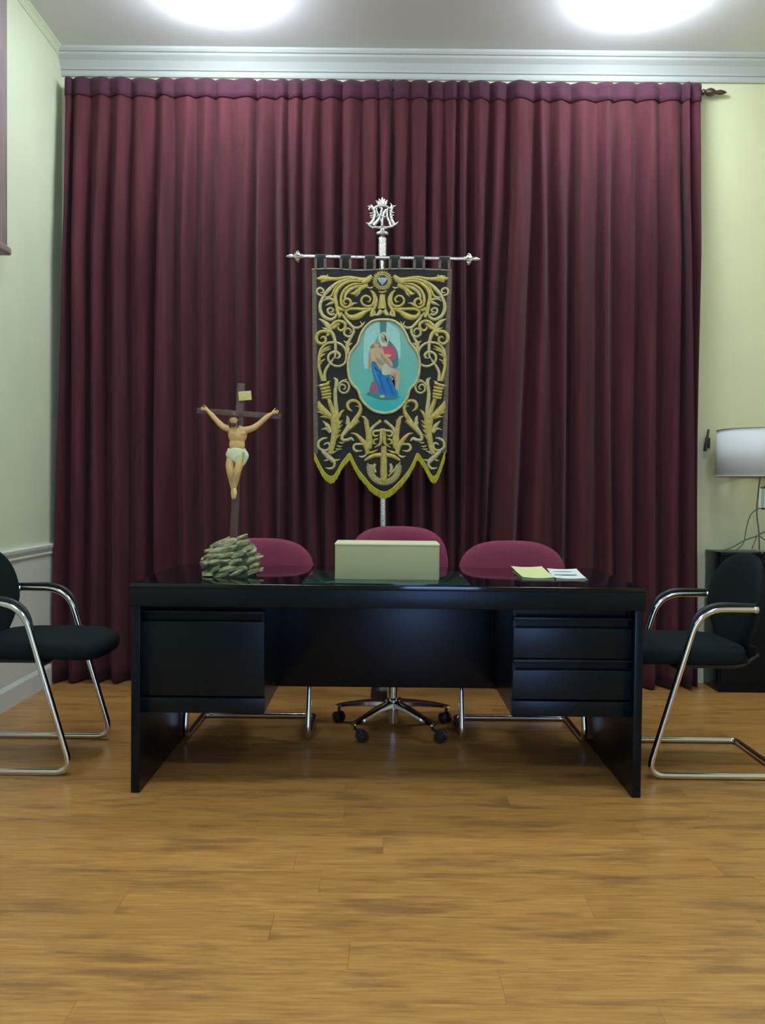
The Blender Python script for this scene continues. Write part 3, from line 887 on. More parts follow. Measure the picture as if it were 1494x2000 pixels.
bm = B(); NXc, NZc = 132, 40
g = []
for i in range(NXc + 1):
    u = i / NXc
    xt_ = 611 + 271 * u; xb_ = 613 + 258 * u
    col = []
    for j in range(NZc + 1):
        v = j / NZc
        yb = by(xb_); x = xt_ + (xb_ - xt_) * v; yt = 525.5 + 1.2 * math.sin(u * 9) + u
        y = yt + (yb - yt) * v
        p = px(x, y, Y0)
        wob = 0.0035 * math.sin(u * 7 + v * 2) * (0.3 + v)
        col.append((bm.verts.new((p.x, Y0 + wob * 0, p.z))))
    g.append(col)
for i in range(NXc):
    for j in range(NZc): bm.faces.new((g[i][j], g[i + 1][j], g[i + 1][j + 1], g[i][j + 1]))
cloth = obj('banner_cloth', bm, M['bannercloth'], ban)
md = cloth.modifiers.new('thick', 'SOLIDIFY'); md.thickness = 0.006; md.offset = 0
YS = Y0 - 0.0028   # embroidery sits on the cloth's front

# side braid and top piping
for xs in ([(614, 528), (615, 700), (617, 886)], [(878, 529), (873, 700), (868, 884)]):
    bm = B(); flat_stroke(bm, [P2(a, b, YS) for a, b in xs], [9 * PS] * 3, 0.003, YS, 24); obj('edge_braid', bm, M['trim'], cloth)
bm = B(); flat_stroke(bm, [P2(a, b, YS) for a, b in [(609, 526.5), (650, 524.5), (700, 528), (747, 526), (800, 525), (882, 528)]], [2.6 * PS] * 4, 0.004, YS); obj('top_piping', bm, M['piping'], cloth)
# loops over the bar, in pairs
for xc in (626, 675, 722.5, 771, 818.5, 868):
    a = px(xc, 504, Y0); zc_ = ca.z + (cb.z - ca.z) * ((a.x - ca.x) / (cb.x - ca.x)); zb_ = px(xc, 528, Y0).z
    yc_ = BD - 0.022; r = 0.0135
    def strap(off, w, grow, m, nm, par):
        bm = B()
        prof = [(Y0 - 0.0035 - grow, zb_)] + [(yc_ - math.cos(t) * (r + grow), zc_ + math.sin(t) * (r + grow)) for t in [PI * q / 8 for q in range(9)]] + [(Y0 + 0.010, zb_)]
        rowsA = [[bm.verts.new((a.x + off + s_ * w / 2, y_, z_)) for s_ in (-1, 1)] for y_, z_ in prof]
        for A, Bb in zip(rowsA, rowsA[1:]): bm.faces.new((A[0], A[1], Bb[1], Bb[0]))
        o = obj(nm, bm, m, par); o.modifiers.new('thick', 'SOLIDIFY').thickness = 0.0015
        return o
    lp = strap(0, 20 * PS, 0, M['bannercloth'], 'hanging_loop', ban)
    for s1 in (-1, 1):
        bm = B(); zz0 = zc_ - 0.012
        box(bm, a.x + s1 * 9.0 * PS - 2.6 * PS, a.x + s1 * 9.0 * PS + 2.6 * PS, Y0 - 0.009, Y0 - 0.0055, zb_ + 0.001, zz0, 0.0008, 1)
        obj('loop_braid', bm, M['trim'], lp)

# fringe
cl_ = [(614, 892), (620, 906), (629, 923), (638, 934), (648, 938), (657, 930), (667, 912), (676, 900), (683, 893), (689, 905), (700, 925), (713, 941), (725, 955), (738, 964), (750, 968),
       (762, 964), (775, 953), (788, 939), (800, 923), (809, 906), (815, 893), (823, 902), (832, 916), (840, 932), (848, 938), (855, 930), (862, 912), (869, 890)]
cc = catmull([Vector((a, 0, b)) for a, b in cl_], 10)
bm = B()
rf = random.Random(2)
for p, q in zip(cc, cc[1:]):
    for f in (0.0, 0.5):
        c = p.lerp(q, f)
        x = c.x + rf.uniform(-0.3, 0.3); y0_ = c.z - 6.5 + rf.uniform(-0.5, 0.5); y1_ = c.z + 6.0 + rf.uniform(-1.0, 1.0)
        a = px(x, y0_, YS - 0.002); b = px(x + rf.uniform(-0.8, 0.8), y1_, YS - 0.002 + rf.uniform(-0.003, 0.003))
        tube(bm, [a, b], [0.0019, 0.0015], 4)
fr = obj('fringe', bm, M['fringe'], cloth); tag(fr, 'yellow fringe along the scalloped hem', kind='stuff')
bm = B(); flat_stroke(bm, [P2(c.x, c.z - 6.5, YS) for c in cc[::5]], [3.4 * PS] * 3, 0.005, YS, 4); obj('fringe_heading', bm, M['fringe'], cloth)

# embroidery strokes: traced on the left half, mirrored on the right
SC = 9.3375
ORG = {'A': (600, 520), 'B': (600, 660), 'C': (600, 820)}


def emb(ch, pts, w, m='gold', h=0.006, mirror=True, base=0.0, n=7):
    ox, oy = ORG[ch]
    q = [(ox + a / SC, oy + b / SC) for a, b in pts]
    ww = [x * (1.2 if ch == 'A' else 1.1) / SC * PS for x in w]
    for side_ in ((0, 1) if mirror else (0,)):
        if side_:
            def mir(x, y):
                axx = AX if y < 900 else AX + (y - 900) * 0.02
                s_ = 1.0 - 0.055 * (y - 526) / 400
                return (axx + (axx - x) * s_ - (1 - s_) * 0, y)
            qq = [mir(x, y) for x, y in q]
        else: qq = q
        bm = B(); flat_stroke(bm, [P2(a, b, YS) for a, b in qq], ww, h, YS, n, base=base)
        obj('gold_scroll', bm, M[m], cloth)


G, Pg = 'gold', 'goldpale'
E = [
 ('A', [(1150, 235), (1020, 260), (860, 218), (720, 205), (560, 232), (430, 235), (300, 225), (165, 228)], [70, 90, 50, 45, 50, 60, 105, 6], G, 0.007),
 ('A', [(380, 150), (350, 190), (300, 220)], [5, 45, 30], G, 0.006),
 ('A', [(250, 165), (270, 195), (330, 225)], [5, 40, 30], G, 0.006),
 ('A', [(240, 300), (300, 270), (400, 245)], [5, 45, 30], G, 0.006),
 ('A', [(900, 232), (720, 245), (560, 300), (430, 390), (330, 500), (255, 640), (235, 760), (270, 880), (340, 945), (430, 972), (510, 930), (530, 870)], [20, 45, 48, 50, 50, 52, 55, 55, 55, 50, 45, 30], Pg, 0.007),
 ('A', [(500, 870), (440, 885), (385, 850), (375, 790), (430, 765), (480, 800), (450, 840), (415, 825)], [40, 40, 38, 38, 36, 34, 30, 10], Pg, 0.006),
 ('A', [(980, 285), (810, 272), (660, 325), (550, 430), (510, 560), (535, 700), (560, 850), (600, 940)], [20, 45, 55, 60, 60, 60, 60, 30], G, 0.008),
 ('A', [(800, 240), (650, 280), (540, 360), (480, 460), (440, 540), (360, 590)], [15, 35, 35, 35, 40, 8], G, 0.006),
 ('A', [(620, 270), (500, 350), (400, 450), (350, 520)], [10, 36, 36, 8], Pg, 0.006),
 ('A', [(1000, 325), (850, 328), (720, 395), (640, 500), (615, 620), (640, 720), (720, 755), (790, 700), (780, 625), (715, 595), (665, 640), (690, 695), (730, 680)], [20, 42, 50, 50, 50, 48, 46, 46, 44, 42, 36, 34, 10], G, 0.008),
 ('A', [(920, 675), (850, 680), (790, 720), (700, 755)], [6, 34, 40, 20], Pg, 0.006),
 ('A', [(1020, 355), (890, 375), (770, 435), (705, 510), (680, 590)], [20, 52, 60, 50, 30], Pg, 0.007),
 ('A', [(1060, 340), (980, 400), (910, 460), (850, 500), (780, 500)], [40, 70, 70, 60, 8], G, 0.007),
 ('A', [(960, 430), (930, 500), (880, 560)], [40, 45, 8], Pg, 0.006),
 ('A', [(1000, 300), (1080, 260), (1180, 180)], [70, 95, 60], G, 0.008),
 ('A', [(1100, 330), (1060, 370), (1000, 430)], [50, 50, 8], G, 0.006),
 ('A', [(1090, 385), (1150, 400), (1200, 380)], [20, 34, 20], Pg, 0.006),
 ('A', [(1190, 470), (1225, 560), (1220, 650), (1180, 715), (1095, 735), (1020, 700), (985, 630), (1020, 560), (1095, 545), (1150, 595), (1130, 650), (1080, 640)], [40, 50, 48, 46, 44, 40, 40, 38, 36, 34, 30, 8], G, 0.007),
 ('A', [(1150, 440), (1210, 500), (1250, 590), (1250, 680), (1220, 760), (1180, 840), (1160, 920)], [20, 50, 60, 60, 55, 55, 40], G, 0.007),
 ('A', [(1200, 800), (1230, 850), (1200, 900), (1150, 905)], [30, 40, 40, 20], Pg, 0.006),
 ('A', [(1190, 775), (1040, 785), (900, 780), (770, 785), (705, 835), (740, 905), (830, 935), (950, 900), (1060, 830), (1160, 800)], [30, 50, 48, 46, 46, 60, 85, 95, 60, 20], G, 0.007),
 ('A', [(840, 960), (880, 930), (940, 900)], [6, 30, 20], G, 0.006), ('A', [(940, 935), (980, 900), (1000, 870)], [6, 30, 20], G, 0.006),
 ('A', [(560, 760), (640, 800), (720, 800)], [60, 50, 8], G, 0.006),
 ('A', [(640, 880), (710, 980), (790, 1070), (850, 1120), (940, 1120), (1010, 1070), (1055, 1005)], [40, 48, 50, 46, 40, 32, 8], Pg, 0.006),
 ('A', [(960, 1000), (990, 1040), (1000, 1080)], [5, 24, 16], Pg, 0.005),
 ('A', [(560, 950), (600, 900), (620, 840)], [10, 50, 50], G, 0.006),
 ('A', [(830, 1110), (850, 1190), (810, 1265), (740, 1285), (675, 1235), (690, 1160), (755, 1140), (800, 1190), (765, 1240)], [30, 44, 42, 40, 38, 36, 34, 32, 8], Pg, 0.006),
 ('A', [(830, 1250), (770, 1350), (730, 1430), (745, 1520), (735, 1600)], [30, 46, 60, 56, 40], Pg, 0.006),
 ('A', [(660, 1360), (700, 1390), (740, 1400)], [8, 36, 30], Pg, 0.006), ('A', [(830, 1400), (790, 1420), (750, 1450)], [6, 34, 30], Pg, 0.006),
 ('A', [(205, 960), (300, 1010), (380, 1090), (425, 1190)], [6, 60, 85, 60], Pg, 0.006),
 ('A', [(265, 1120), (340, 1150), (420, 1190)], [6, 40, 40], Pg, 0.006),
 ('A', [(430, 1180), (450, 1080), (530, 1010), (620, 1005), (690, 1060), (680, 1140), (615, 1175), (565, 1140), (580, 1090)], [50, 56, 52, 50, 50, 48, 44, 36, 8], G, 0.007),
 ('A', [(430, 1150), (500, 1110), (560, 1060), (610, 1070)], [40, 60, 50, 8], G, 0.007),
 ('A', [(450, 1200), (360, 1195), (250, 1195), (175, 1265), (175, 1360), (245, 1415), (320, 1390), (335, 1320), (280, 1290), (240, 1330)], [50, 50, 54, 56, 56, 52, 48, 42, 36, 8], G, 0.008),
 ('A', [(400, 1190), (380, 1240), (340, 1290)], [50, 60, 8], G, 0.006),
 ('A', [(420, 1190), (470, 1250), (500, 1350), (515, 1450), (515, 1560), (505, 1680)], [60, 60, 54, 50, 48, 30], Pg, 0.007),
 ('A', [(270, 540), (195, 510), (180, 440), (235, 400), (295, 440), (275, 490), (230, 470)], [30, 38, 38, 36, 36, 30, 8], Pg, 0.006),
 ('A', [(290, 570), (380, 565), (470, 520)], [20, 34, 6], Pg, 0.006),
 ('A', [(290, 640), (360, 600), (440, 600), (500, 640), (420, 680), (330, 720)], [10, 40, 44, 50, 46, 8], Pg, 0.006),
 ('A', [(1230, 895), (1300, 875), (1350, 800)], [10, 60, 80], Pg, 0.007),
 ('B', [(215, 330), (240, 220), (330, 120), (440, 85), (560, 95), (660, 160), (710, 260), (710, 400), (660, 485), (560, 520), (460, 490), (395, 420), (385, 340), (430, 280), (520, 255), (590, 305), (575, 360), (520, 375)], [30, 42, 44, 44, 44, 44, 44, 44, 42, 42, 42, 44, 46, 50, 54, 50, 40, 10], Pg, 0.007),
 ('B', [(440, 145), (350, 190), (270, 250), (225, 330), (215, 440), (215, 540), (245, 660), (280, 790)], [8, 50, 56, 60, 56, 54, 56, 60], G, 0.007),
 ('B', [(445, 195), (370, 220), (290, 260)], [6, 40, 20], G, 0.006), ('B', [(345, 280), (290, 310), (240, 350)], [6, 38, 30], G, 0.006),
 ('B', [(335, 385), (290, 410), (240, 440)], [6, 36, 30], G, 0.006), ('B', [(180, 470), (240, 470), (270, 450)], [8, 40, 10], G, 0.006),
 ('B', [(520, 310), (450, 420), (370, 530), (320, 640), (320, 790)], [10, 40, 46, 50, 60], Pg, 0.006),
 ('B', [(225, 875), (310, 860), (405, 825)], [50, 62, 50], G, 0.009), ('B', [(240, 935), (330, 920), (420, 895)], [44, 58, 44], G, 0.009),
 ('B', [(255, 990), (340, 980), (430, 955)], [44, 58, 44], G, 0.009), ('B', [(265, 1045), (350, 1035), (440, 1015)], [44, 58, 44], G, 0.009),
 ('B', [(270, 1100), (360, 1090), (440, 1070)], [44, 56, 44], G, 0.009),
 ('B', [(175, 862), (220, 880), (250, 900)], [5, 24, 30], G, 0.006), ('B', [(440, 788), (380, 800), (350, 830)], [5, 24, 30], G, 0.006),
 ('B', [(475, 725), (530, 770), (530, 860), (510, 1000), (515, 1150), (530, 1290), (530, 1420)], [6, 66, 62, 64, 68, 72, 80], Pg, 0.007),
 ('B', [(735, 755), (650, 785), (585, 835), (555, 880)], [10, 40, 40, 30], Pg, 0.006),
 ('B', [(640, 790), (730, 810), (765, 890), (735, 975), (660, 1008), (590, 960), (590, 885), (645, 850), (695, 890), (680, 935), (640, 930)], [30, 40, 42, 40, 38, 38, 36, 34, 34, 28, 10], Pg, 0.006),
 ('B', [(390, 1110), (430, 1230), (480, 1360), (500, 1480)], [60, 76, 90, 90], G, 0.007),
 ('B', [(210, 1150), (240, 1260), (320, 1350), (430, 1440)], [20, 110, 120, 80], G, 0.008),
 ('B', [(175, 1345), (270, 1370), (370, 1420)], [8, 50, 50], G, 0.006), ('B', [(230, 1440), (320, 1440), (420, 1460)], [8, 50, 50], G, 0.006),
 ('B', [(830, 1340), (760, 1300), (735, 1225), (775, 1160), (860, 1145), (940, 1190), (975, 1280), (950, 1380), (890, 1470), (820, 1560)], [10, 50, 56, 56, 54, 52, 56, 70, 80, 70], G, 0.007),
 ('B', [(870, 1250), (910, 1245), (950, 1270)], [6, 24, 20], G, 0.006),
 ('B', [(680, 1310), (620, 1360), (570, 1450)], [10, 50, 60], G, 0.007), ('B', [(720, 1420), (740, 1480), (740, 1540)], [20, 60, 70], Pg, 0.007),
 ('C', [(490, -80), (510, 60), (505, 200), (480, 350), (450, 500), (410, 620)], [150, 150, 120, 100, 90, 80], G, 0.009),
 ('C', [(280, 20), (370, 110), (430, 230)], [10, 76, 70], Pg, 0.007), ('C', [(250, 185), (340, 165), (410, 240)], [8, 40, 30], Pg, 0.006),
 ('C', [(650, 5), (590, 60), (530, 120)], [6, 50, 40], G, 0.006), ('C', [(640, 85), (580, 140), (520, 190)], [6, 46, 40], G, 0.006),
 ('C', [(620, 180), (565, 220), (510, 280)], [6, 44, 40], G, 0.006), ('C', [(610, 258), (550, 310), (500, 370)], [6, 40, 40], G, 0.006),
 ('C', [(370, 335), (290, 345), (215, 400), (205, 490), (265, 550), (355, 555), (410, 500), (390, 430), (330, 440), (300, 470)], [20, 44, 48, 48, 48, 46, 44, 42, 38, 10], Pg, 0.007),
 ('C', [(260, 570), (330, 620), (400, 690), (470, 750), (500, 810), (460, 880), (390, 890), (330, 870)], [40, 80, 90, 80, 50, 44, 36, 8], Pg, 0.007),
 ('C', [(295, 742), (350, 740), (395, 715)], [8, 34, 20], Pg, 0.006), ('C', [(600, 715), (540, 740), (480, 740)], [6, 40, 36], Pg, 0.006),
 ('C', [(560, 560), (490, 590), (420, 620)], [6, 40, 40], Pg, 0.006),
 ('C', [(690, 405), (630, 425), (580, 410)], [6, 34, 20], Pg, 0.006), ('C', [(650, 480), (590, 490), (540, 470)], [6, 34, 20], Pg, 0.006), ('C', [(640, 530), (570, 540), (520, 530)], [6, 34, 20], Pg, 0.006),
 ('C', [(720, 30), (760, 110), (700, 210), (640, 290), (640, 360), (720, 370), (800, 345), (850, 390)], [70, 90, 80, 60, 56, 56, 60, 20], Pg, 0.007),
 ('C', [(930, 0), (840, 80), (750, 180)], [90, 84, 60], G, 0.007),
 ('C', [(790, 245), (880, 262), (960, 330), (1030, 420), (1090, 520), (1095, 630)], [8, 44, 64, 90, 90, 60], G, 0.007),
 ('C', [(1050, 460), (960, 445), (870, 455), (845, 520), (900, 572), (1010, 560)], [20, 40, 46, 48, 44, 8], Pg, 0.006),
 ('C', [(935, 655), (1000, 680), (1080, 640)], [8, 44, 30], Pg, 0.006),
 ('C', [(1075, 0), (1090, 120), (1120, 250), (1130, 400), (1110, 520)], [90, 80, 100, 120, 110], G, 0.007),
 ('C', [(1345, 15), (1260, 80), (1185, 150), (1140, 230)], [60, 50, 56, 60], Pg, 0.006), ('C', [(980, -70), (1040, -40), (1080, 20)], [10, 50, 60], Pg, 0.006),
 ('C', [(1420, 170), (1330, 195), (1220, 210), (1195, 265), (1250, 300), (1310, 265)], [30, 46, 44, 40, 38, 8], Pg, 0.006),
 ('C', [(1350, 200), (1350, 320), (1330, 440), (1220, 510)], [60, 66, 56, 10], G, 0.007), ('C', [(1290, 540), (1210, 585), (1130, 600)], [6, 44, 40], G, 0.006),
 ('C', [(1290, 350), (1220, 370), (1210, 430), (1270, 440)], [30, 40, 40, 10], G, 0.006),
 ('C', [(1045, 745), (1130, 690), (1240, 650), (1390, 640)], [30, 66, 72, 84], G, 0.008),
]
for ch, pts, w, m, h in E: emb(ch, pts, w, m, h)
# central pieces
emb('A', [(1372, 515), (1368, 620), (1366, 775)], [80, 95, 140], G, 0.008, mirror=False)
emb('A', [(1300, 465), (1370, 478), (1450, 455)], [20, 26, 20], Pg, 0.005, mirror=False)
emb('C', [(1395, 480), (1395, 700), (1395, 940), (1398, 1120)], [90, 110, 120, 110], G, 0.011, mirror=False)
emb('C', [(1480, 1030), (1600, 900), (1700, 770)], [30, 40, 20], Pg, 0.008, mirror=False)
emb('C', [(1240, 800), (1215, 880), (1250, 960)], [50, 60, 40], Pg, 0.007)
# leafy wreaths: around the shield and around the lower emblem
def wreath(cx, cy, r, n, leaf, m, a0=0.0, a1=2 * PI, w=22, sx=1.0):
    bm = B()
    for i in range(n):
        a = a0 + (a1 - a0) * i / n
        for sgn in (-1, 1):
            q = []
            for t in (0, 0.5, 1.0):
                rr = r + sgn * t * leaf; aa = a + t * 0.16 * (1 if a0 == 0 else 1)
                q.append(P2(cx + math.cos(aa) * rr * sx, cy + math.sin(aa) * rr, YS))
            flat_stroke(bm, q, [w * 0.6 / SC * PS, w / SC * PS, 0.0006], 0.006, YS, 3)
    ring = [P2(cx + math.cos(a0 + (a1 - a0) * i / 40) * r * sx, cy + math.sin(a0 + (a1 - a0) * i / 40) * r, YS) for i in range(41)]
    flat_stroke(bm, ring, [26 / SC * PS] * 3, 0.007, YS, 2)
    obj('gold_wreath', bm, M[m], cloth)


wreath(746.8, 548.5, 15.4, 26, 5.0, 'gold', w=30)
wreath(746.8, 548.5, 11.6, 26, 2.0, 'goldpale', w=16)
wreath(750, 914, 28.0, 34, 7.0, 'goldpale', a0=R(-14), a1=R(194), w=34)
wreath(750, 914, 25.0, 30, 3.2, 'gold', a0=R(-5), a1=R(185), w=22)
# shield boss
bm = B(); lathe(bm, (P2(746.8, 549, YS)[0], YS, P2(746.8, 549, YS)[1]), [(0, -0.001), (0.0280, 0), (0.0280, 0.004), (0.024, 0.006), (0, 0.006)], 28, axis=Vector((0, -1, 0)))
shb = obj('emblem_disc', bm, mat('dark_blue_enamel', (0.02, 0.045, 0.065), 0.3), cloth)
shb['label'] = 'dark blue round emblem with a pale fan-shaped device'
bm = B()
ecx = [(-9.2, -4), (-6, -6.5), (-3, -5), (0, -6), (3, -5), (6, -6.5), (9.5, -4), (6, 2), (2.8, 5), (1, 8), (-1.2, 8), (-3, 5), (-6.2, 2)]
vsx = []
for a, b_ in ecx:
    p = P2(746.8 + a, 548.8 + b_, YS); vsx.append(p)
fv = [bm.verts.new((p[0], YS - 0.009, p[1])) for p in vsx]; bv = [bm.verts.new((p[0], YS - 0.005, p[1])) for p in vsx]
bm.faces.new(fv); bm.faces.new(bv[::-1])
for i in range(len(fv)): bm.faces.new((fv[i], fv[(i + 1) % len(fv)], bv[(i + 1) % len(fv)], bv[i]))
obj('emblem_fan', bm, mat('pale_blue_satin', (0.38, 0.47, 0.52), 0.35, var=0.15, scale=90), cloth)
for a in (-5.5, -2.8, 0, 2.8, 5.5):
    bm = B(); flat_stroke(bm, [P2(746.8 + a * 0.15, 555.5, YS), P2(746.8 + a, 545.0, YS)], [1.0 * PS, 1.1 * PS], 0.0014, YS, 4, base=0.009)
    obj('emblem_rib', bm, M['piping'], cloth)

# medallion with its painted picture
mo = [(740, 168), (830, 172), (905, 200), (985, 270), (1040, 360), (1085, 465), (1150, 545), (1200, 640), (1217, 760), (1205, 900), (1160, 1010), (1090, 1090), (1050, 1210), (975, 1310), (870, 1385), (740, 1405),
      (610, 1375), (510, 1300), (440, 1210), (400, 1100), (325, 1020), (280, 910), (270, 770), (290, 640), (345, 550), (400, 480), (435, 370), (495, 270), (575, 200), (655, 172)]
mo_px = [(640 + a / 6.79, 600 + b / 6.79) for a, b in mo]
sm = catmull([Vector((a, 0, b)) for a, b in mo_px], 5, closed=True)
YM = YS - 0.004
med = None
bm = B()
cen = px(748, 716, YM)
f_ = [bm.verts.new(px(p.x, p.z, YM)) for p in sm]; b_ = [bm.verts.new(px(p.x, p.z, YS + 0.001)) for p in sm]
cv = bm.verts.new(cen)
for i in range(len(sm)):
    j = (i + 1) % len(sm)
    bm.faces.new((f_[i], f_[j], cv)); bm.faces.new((f_[i], b_[i], b_[j], f_[j]))
# vertical wash of the painted background: paler at the top, strong turquoise at the foot
mm_, nt, bs = new_mat('painted_background')
tc = nt.nodes.new('ShaderNodeTexCoord'); sp = nt.nodes.new('ShaderNodeSeparateXYZ'); mr = nt.nodes.new('ShaderNodeMapRange')
nt.links.new(tc.outputs['Object'], sp.inputs[0]); nt.links.new(sp.outputs['Z'], mr.inputs['Value'])
mr.inputs['From Min'].default_value = px(748, 806, YM).z; mr.inputs['From Max'].default_value = px(748, 625, YM).z
rp = nt.nodes.new('ShaderNodeValToRGB')
for i_, (pos, col) in enumerate([(0.0, (0.015, 0.36, 0.40)), (0.18, (0.02, 0.42, 0.40)), (0.3, (0.10, 0.46, 0.37)), (0.6, (0.13, 0.46, 0.37)), (1.0, (0.20, 0.47, 0.42))]):
    e = rp.color_ramp.elements[i_] if i_ < 2 else rp.color_ramp.elements.new(pos)
    e.position = pos; e.color = (*col, 1)
nz = nt.nodes.new('ShaderNodeTexNoise'); nz.inputs['Scale'].default_value = 16
ad = nt.nodes.new('ShaderNodeMath'); ad.operation = 'MULTIPLY_ADD'; ad.inputs[1].default_value = 0.16
nt.links.new(tc.outputs['Object'], nz.inputs['Vector']); nt.links.new(nz.outputs['Fac'], ad.inputs[0]); nt.links.new(mr.outputs[0], ad.inputs[2])
nt.links.new(ad.outputs[0], rp.inputs[0]); nt.links.new(rp.outputs[0], bs.inputs['Base Color']); bs.inputs['Roughness'].default_value = 0.55
med = obj('medallion', bm, mm_, ban)
med['label'] = 'turquoise painted oval medallion'
bm = B()
ringp = [px(p.x, p.z, YM - 0.001) for p in sm]
tube(bm, ringp, 0.0078, 10, closed=True); obj('medallion_rim', bm, M['goldpale'], med)

layer = [0]


def paint(pts, col, curve=True):
    layer[0] += 1
    yl = YM - 0.0003 - 0.00022 * layer[0]
    q = [Vector((640 + a / 6.79, 0, 600 + b / 6.79)) for a, b in pts]
    if curve: q = catmull(q, 4, closed=True)
    bm = B(); vs_ = [bm.verts.new(px(p.x, p.z, yl)) for p in q]
    f = bm.faces.new(vs_); bmesh.ops.triangulate(bm, faces=[f])
    o = obj('painted_shape', bm, P[col], med, smooth=False, recalc=False)
    return o


def oval(cx, cy, rx, ry_, col, rot=0.0):
    paint([(cx + math.cos(a) * rx * math.cos(rot) - math.sin(a) * ry_ * math.sin(rot), cy + math.cos(a) * rx * math.sin(rot) + math.sin(a) * ry_ * math.cos(rot)) for a in [2 * PI * i / 12 for i in range(12)]], col)


paint([(500, 330), (600, 230), (690, 205), (695, 400), (570, 500), (545, 780), (485, 800), (475, 560)], 'pale')
paint([(780, 205), (870, 250), (950, 340), (965, 660), (910, 640), (860, 500), (790, 400)], 'pale')
paint([(690, 190), (780, 190), (775, 360), (695, 360)], 'post', False)
paint([(800, 450), (880, 510), (930, 620), (930, 780), (870, 800), (820, 700)], 'mantle')
paint([(560, 540), (610, 480), (690, 480), (700, 620), (600, 640)], 'hair')
oval(745, 428, 62, 100, 'veil', -0.15)
oval(742, 415, 38, 62, 'face', -0.1)
oval(742, 395, 30, 26, 'flesh')
paint([(735, 520), (800, 525), (860, 505), (895, 590), (890, 690), (845, 705), (780, 680), (735, 600)], 'red')
paint([(560, 560), (640, 530), (730, 560), (760, 640), (840, 710), (860, 790), (790, 830), (700, 810), (640, 760), (590, 720), (560, 830), (540, 740), (545, 620)], 'flesh')
oval(648, 505, 36, 26, 'flesh', 0.2)
paint([(640, 660), (700, 690), (760, 760), (720, 780), (660, 740)], 'shade')
paint([(745, 630), (800, 622), (850, 640), (800, 665), (750, 655)], 'flesh')
paint([(590, 725), (640, 735), (680, 830), (720, 900), (790, 915), (845, 900), (870, 1000), (930, 1140), (900, 1190), (740, 1190), (660, 1100), (620, 960), (595, 850)], 'blue')
paint([(840, 800), (900, 830), (955, 850), (955, 960), (935, 1080), (900, 1085), (885, 980), (870, 900), (800, 880)], 'flesh')
paint([(715, 800), (760, 750), (830, 765), (845, 840), (790, 900), (725, 885)], 'cloth')
paint([(560, 1130), (580, 1010), (615, 980), (645, 1010), (665, 1140)], 'dred')
paint([(515, 1150), (570, 1120), (680, 1165), (860, 1195), (965, 1170), (880, 1215), (700, 1215), (590, 1180)], 'ground')
oval(725, 1182, 34, 20, 'foot')
P['bluedk'] = mat('paint_deep_blue', (0.008, 0.10, 0.28), 0.55, var=0.08, scale=60, spec=0.3)
P['bluelt'] = mat('paint_light_blue', (0.05, 0.26, 0.52), 0.55, var=0.08, scale=60, spec=0.3)
paint([(690, 890), (715, 980), (760, 1120), (745, 1130), (700, 1020), (678, 900)], 'bluedk')
paint([(790, 930), (830, 1020), (880, 1150), (862, 1150), (810, 1040), (775, 950)], 'bluedk')
paint([(610, 780), (640, 880), (700, 1020), (688, 1025), (625, 900), (600, 800)], 'bluelt')
paint([(560, 600), (575, 700), (565, 800), (548, 800), (545, 690), (548, 610)], 'shade')
paint([(700, 600), (745, 650), (800, 720), (850, 780), (835, 790), (770, 730), (710, 660)], 'shade')
paint([(885, 860), (905, 950), (905, 1060), (893, 1060), (885, 960), (872, 880)], 'shade')
paint([(705, 350), (745, 325), (790, 360), (806, 440), (790, 500), (782, 430), (760, 365), (730, 350), (705, 380)], 'cloth')
oval(738, 412, 4, 18, 'shade')
oval(727, 402, 6, 3.5, 'hair'); oval(754, 402, 6, 3.5, 'hair'); oval(741, 438, 9, 3.5, 'dred')

